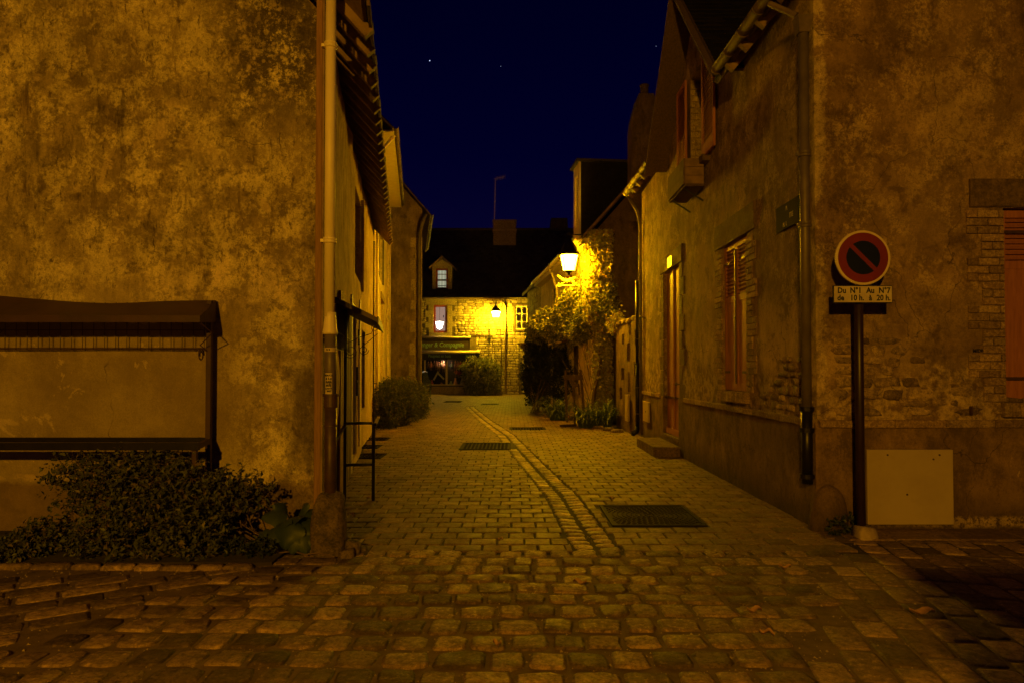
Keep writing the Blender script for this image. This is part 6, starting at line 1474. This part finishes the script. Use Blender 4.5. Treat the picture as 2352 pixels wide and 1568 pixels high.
for i in range(30):
    px, py = rr.uniform(1360,1410), rr.uniform(520,860); p = at(px, py, 19.05); q_ = []
    for j in range(6): q_.append(p.copy()); p += Vector((rr.uniform(-.04,.09), rr.uniform(-.05,.02), -rr.uniform(.05,.2)))
    tw.tube(q_, .006, 4)
for i in range(10): # loose trailing shoots on the right side
    py = rr.uniform(520,620); q_ = []; 
    for j in range(9): q_.append(at(1392+rr.uniform(0,4)+j*rr.uniform(1.5,3.2), py+j*rr.uniform(8,14), 19.0)); 
    tw.tube(q_, .006, 4)
for px, py in ((1474,560),(1480,545),(1484,536)):
    pass
tw.build('shoots', M['twig'], iv, kind='stuff')
# strap leaved plants by the cottage foot
def strap(name, label, px, py, Y, n, L, spread, seed):
    rr2 = random.Random(seed); c = gnd(px, py); c.y = Y; c.x = at(px, py, Y).x; c.z = 0; o = thing(name, label, 'plant', c, 'strap leaved plants at the cottage foot'); m = MB()
    for i in range(n):
        a = rr2.uniform(0, 6.28); p = c+Vector((rr2.uniform(-spread,spread), rr2.uniform(-.15,.15), 0)); d = Vector((math.cos(a), math.sin(a), 0)); l = L*rr2.uniform(.3,1.15); w = rr2.uniform(.012,.022); rise = rr2.uniform(1.0,1.6); r = d.cross(UZ); b0 = len(m.v)
        for k in range(5):
            f = k/4; q_ = p+d*(l*.75*f**1.3)+UZ*(l*(rise*f-.95*f*f)+.0)
            ww = w*(1-f)**.5+.001; m.v += [tuple(q_-r*ww), tuple(q_+r*ww)]
        for k in range(4): m.f.append((b0+2*k, b0+2*k+1, b0+2*k+3, b0+2*k+2)); m.m.append(0)
    m.build('blades', M['grass'], o, kind='stuff')
strap('agapanthus', 'large clump of strap leaves beside the easel under the ivy', 1366, 975, 17.9, 480, 1.05, .40, 3)
strap('agapanthus', 'small dark clump of strap leaves left of the easel', 1279, 955, 20.5, 260, 1.0, .20, 4)
# bed edging stones
x = 0
for i, (px, py) in enumerate(((1330,972),(1352,978),(1374,984),(1398,988),(1418,992))):
    c = gnd(px, py); m = MB(); m.stone(Vector((c.x, c.y, -.01)), UX, UY, UZ, .3, .22, .09, 500+i); o = m.build('bed_stone', M['rubble'], None, smooth=True)
    tag(o, ['edging stone nearest the easel foot','second edging stone right of the easel','middle edging stone of the strap leaf bed','fourth edging stone, before the ivy foot','edging stone nearest the gateway'][i], 'stone', 'edging stones of the bed')
# dry leaves on the ground
M['dry_dark'] = simple('leaf_litter', (.20,.115,.05), (.10,.06,.028), 30, .8, rand=.5)
M['dry'] = simple('dry_leaf', (.46,.25,.09), (.3,.16,.06), 30, .7)
LV = [(1332,1340,.10,'long pale dry leaf on the cobbles right of centre'), (1803,1305,.09,'crumpled brown leaf on the cobbles below the sign pole'), (1733,1404,.10,'curled dry leaf on the cobbles at right'), (1762,1456,.08,'small curled leaf nearest the right foreground'), (849,1144,.09,'pale leaf by the stall frame foot'), (808,1184,.10,'narrow pale leaf next to the guard stone'), (1406,1145,.07,'small leaf on the pavers beside the large iron cover'), (1142,1482,.05,'tiny orange leaf in the foreground cobbles'), (2118,1408,.16,'long pale strip of bark on the right hand slabs'), (1150,1240,.05,'small leaf where pavers meet cobbles')]
for i, (px, py, s_, lab) in enumerate(LV):
    c = gnd(px, py, .016); a = R.uniform(-.6,.6); d = Vector((math.cos(a), math.sin(a), 0)); r = d.cross(UZ); m = MB(); n = 6
    for k in range(n+1):
        f = k/n-.5; w = s_*.20*math.cos(f*2.9)+.003; z = .012*math.sin(k*1.3+i)+.012
        m.v += [tuple(c+d*s_*f-r*w+UZ*(z+.012)), tuple(c+d*s_*f+UZ*(z-.006)), tuple(c+d*s_*f+r*w+UZ*(z+.008))]
    for k in range(n):
        for j in range(2): m.f.append((3*k+j, 3*k+j+1, 3*k+4+j, 3*k+3+j)); m.m.append(0)
    o = m.build('dry_leaf', M['dry'], None, smooth=True); tag(o, lab, 'leaf', 'dry leaves fallen on the paving')
# stars
sm = emis('star_light', (.55,.65,1.0), 1.3)
for i, (px, py, r, lab) in enumerate(((987,140,1.15,'brightest star in the dark sky left of centre'), (1507,107,.45,'faint star beside the right dormer roof'), (1150,153,.4,'faint star near the middle of the sky'))):
    c = at(px, py, 900); m = MB(); r *= .62; m.lathe(c, [(.01,-r),(r*.8,-r*.6),(r,0),(r*.8,r*.6),(.01,r)], 8); o = m.build('star', sm, None); tag(o, lab, 'star')

# small hardware on doors, shutters and frames
hd = lambda F, u, z, o: F.pt(u, z, o)
for (hh_, o_) in ((hWin, -.018), ):
    for uu, s_ in ((hh_[0]+.03, 1), (hh_[1]-.03, -1)):
        for zz in (hh_[2]+.25, hh_[3]-.25):
            m = MB(); m.fbox(FR, min(uu, uu+s_*.22), max(uu, uu+s_*.22), zz-.015, zz+.015, o_+.001, o_+.009); m.build('strap_hinge', M['iron_pipe'], HR)
m = MB(); um_ = (hWin[0]+hWin[1])/2; m.fbox(FR, um_-.012, um_+.012, hWin[2]+.1, hWin[3]-.1, -.018, -.002); m.tube([FR.pt(um_-.05, (hWin[2]+hWin[3])/2, .0), FR.pt(um_+.05, (hWin[2]+hWin[3])/2-.03, .0)], .008, 6); m.build('espagnolette', M['iron_pipe'], HR)
for zz in (dW[2]+.22, dW[3]-.22):
    m = MB(); m.fbox(FW, dW[0]+.0, dW[0]+.30, zz-.015, zz+.015, -.063, -.055); m.build('strap_hinge', M['iron_pipe'], HR)
m = MB(); c = FR.pt(hDoor[0]+.10, 1.25, -.02); m.lathe(c, [(.012,0),(.012,.05),(.026,.055),(.03,.075),(.015,.09)], 12, axis=FR.N); m.build('door_knob', M['zinc'], HR)
m = MB(); c = FR.pt(hDoor[0]+.10, 1.12, -.045); m.fbox(FR, hDoor[0]+.08, hDoor[0]+.12, 1.06, 1.16, -.046, -.036); m.build('lock_plate', M['iron_pipe'], HR)
m = MB(); m.lathe(at(3450/1.7415+300, 690, 6.44), [(.004,0),(.02,.006)], 8, axis=(0,-1,0)) if False else m.box(4.33, 4.345, 6.44, 6.47, 1.08, 1.16); m.build('shutter_stay', M['iron_pipe'], HR)
# litter caught against the walls: leaf bits and grit, one mass
m = MB(); rr3 = random.Random(9)
for i in range(1500):
    k = rr3.random()
    if k < .45: y = 6.1+rr3.random()*9; x = rightx(y)-.05-abs(rr3.gauss(0,.06))
    elif k < .75: y = 6.3+rr3.random()*10; x = leftx(y)+.05+abs(rr3.gauss(0,.08))
    else: x = rr3.uniform(-3.6,5); y = (5.12 if x < -1.9 else 6.35 if x > 2.9 else 5.7)-abs(rr3.gauss(0,.07))
    a = rr3.uniform(0,6.28); m.leaf(Vector((x,y,.006)), Vector((math.cos(a),math.sin(a),rr3.uniform(0,.3))), Vector((0,0,1)), rr3.uniform(.008,.03), rr3.uniform(.005,.016), .2)
m.build('wind_blown_litter', M['dry_dark'], kind='stuff')
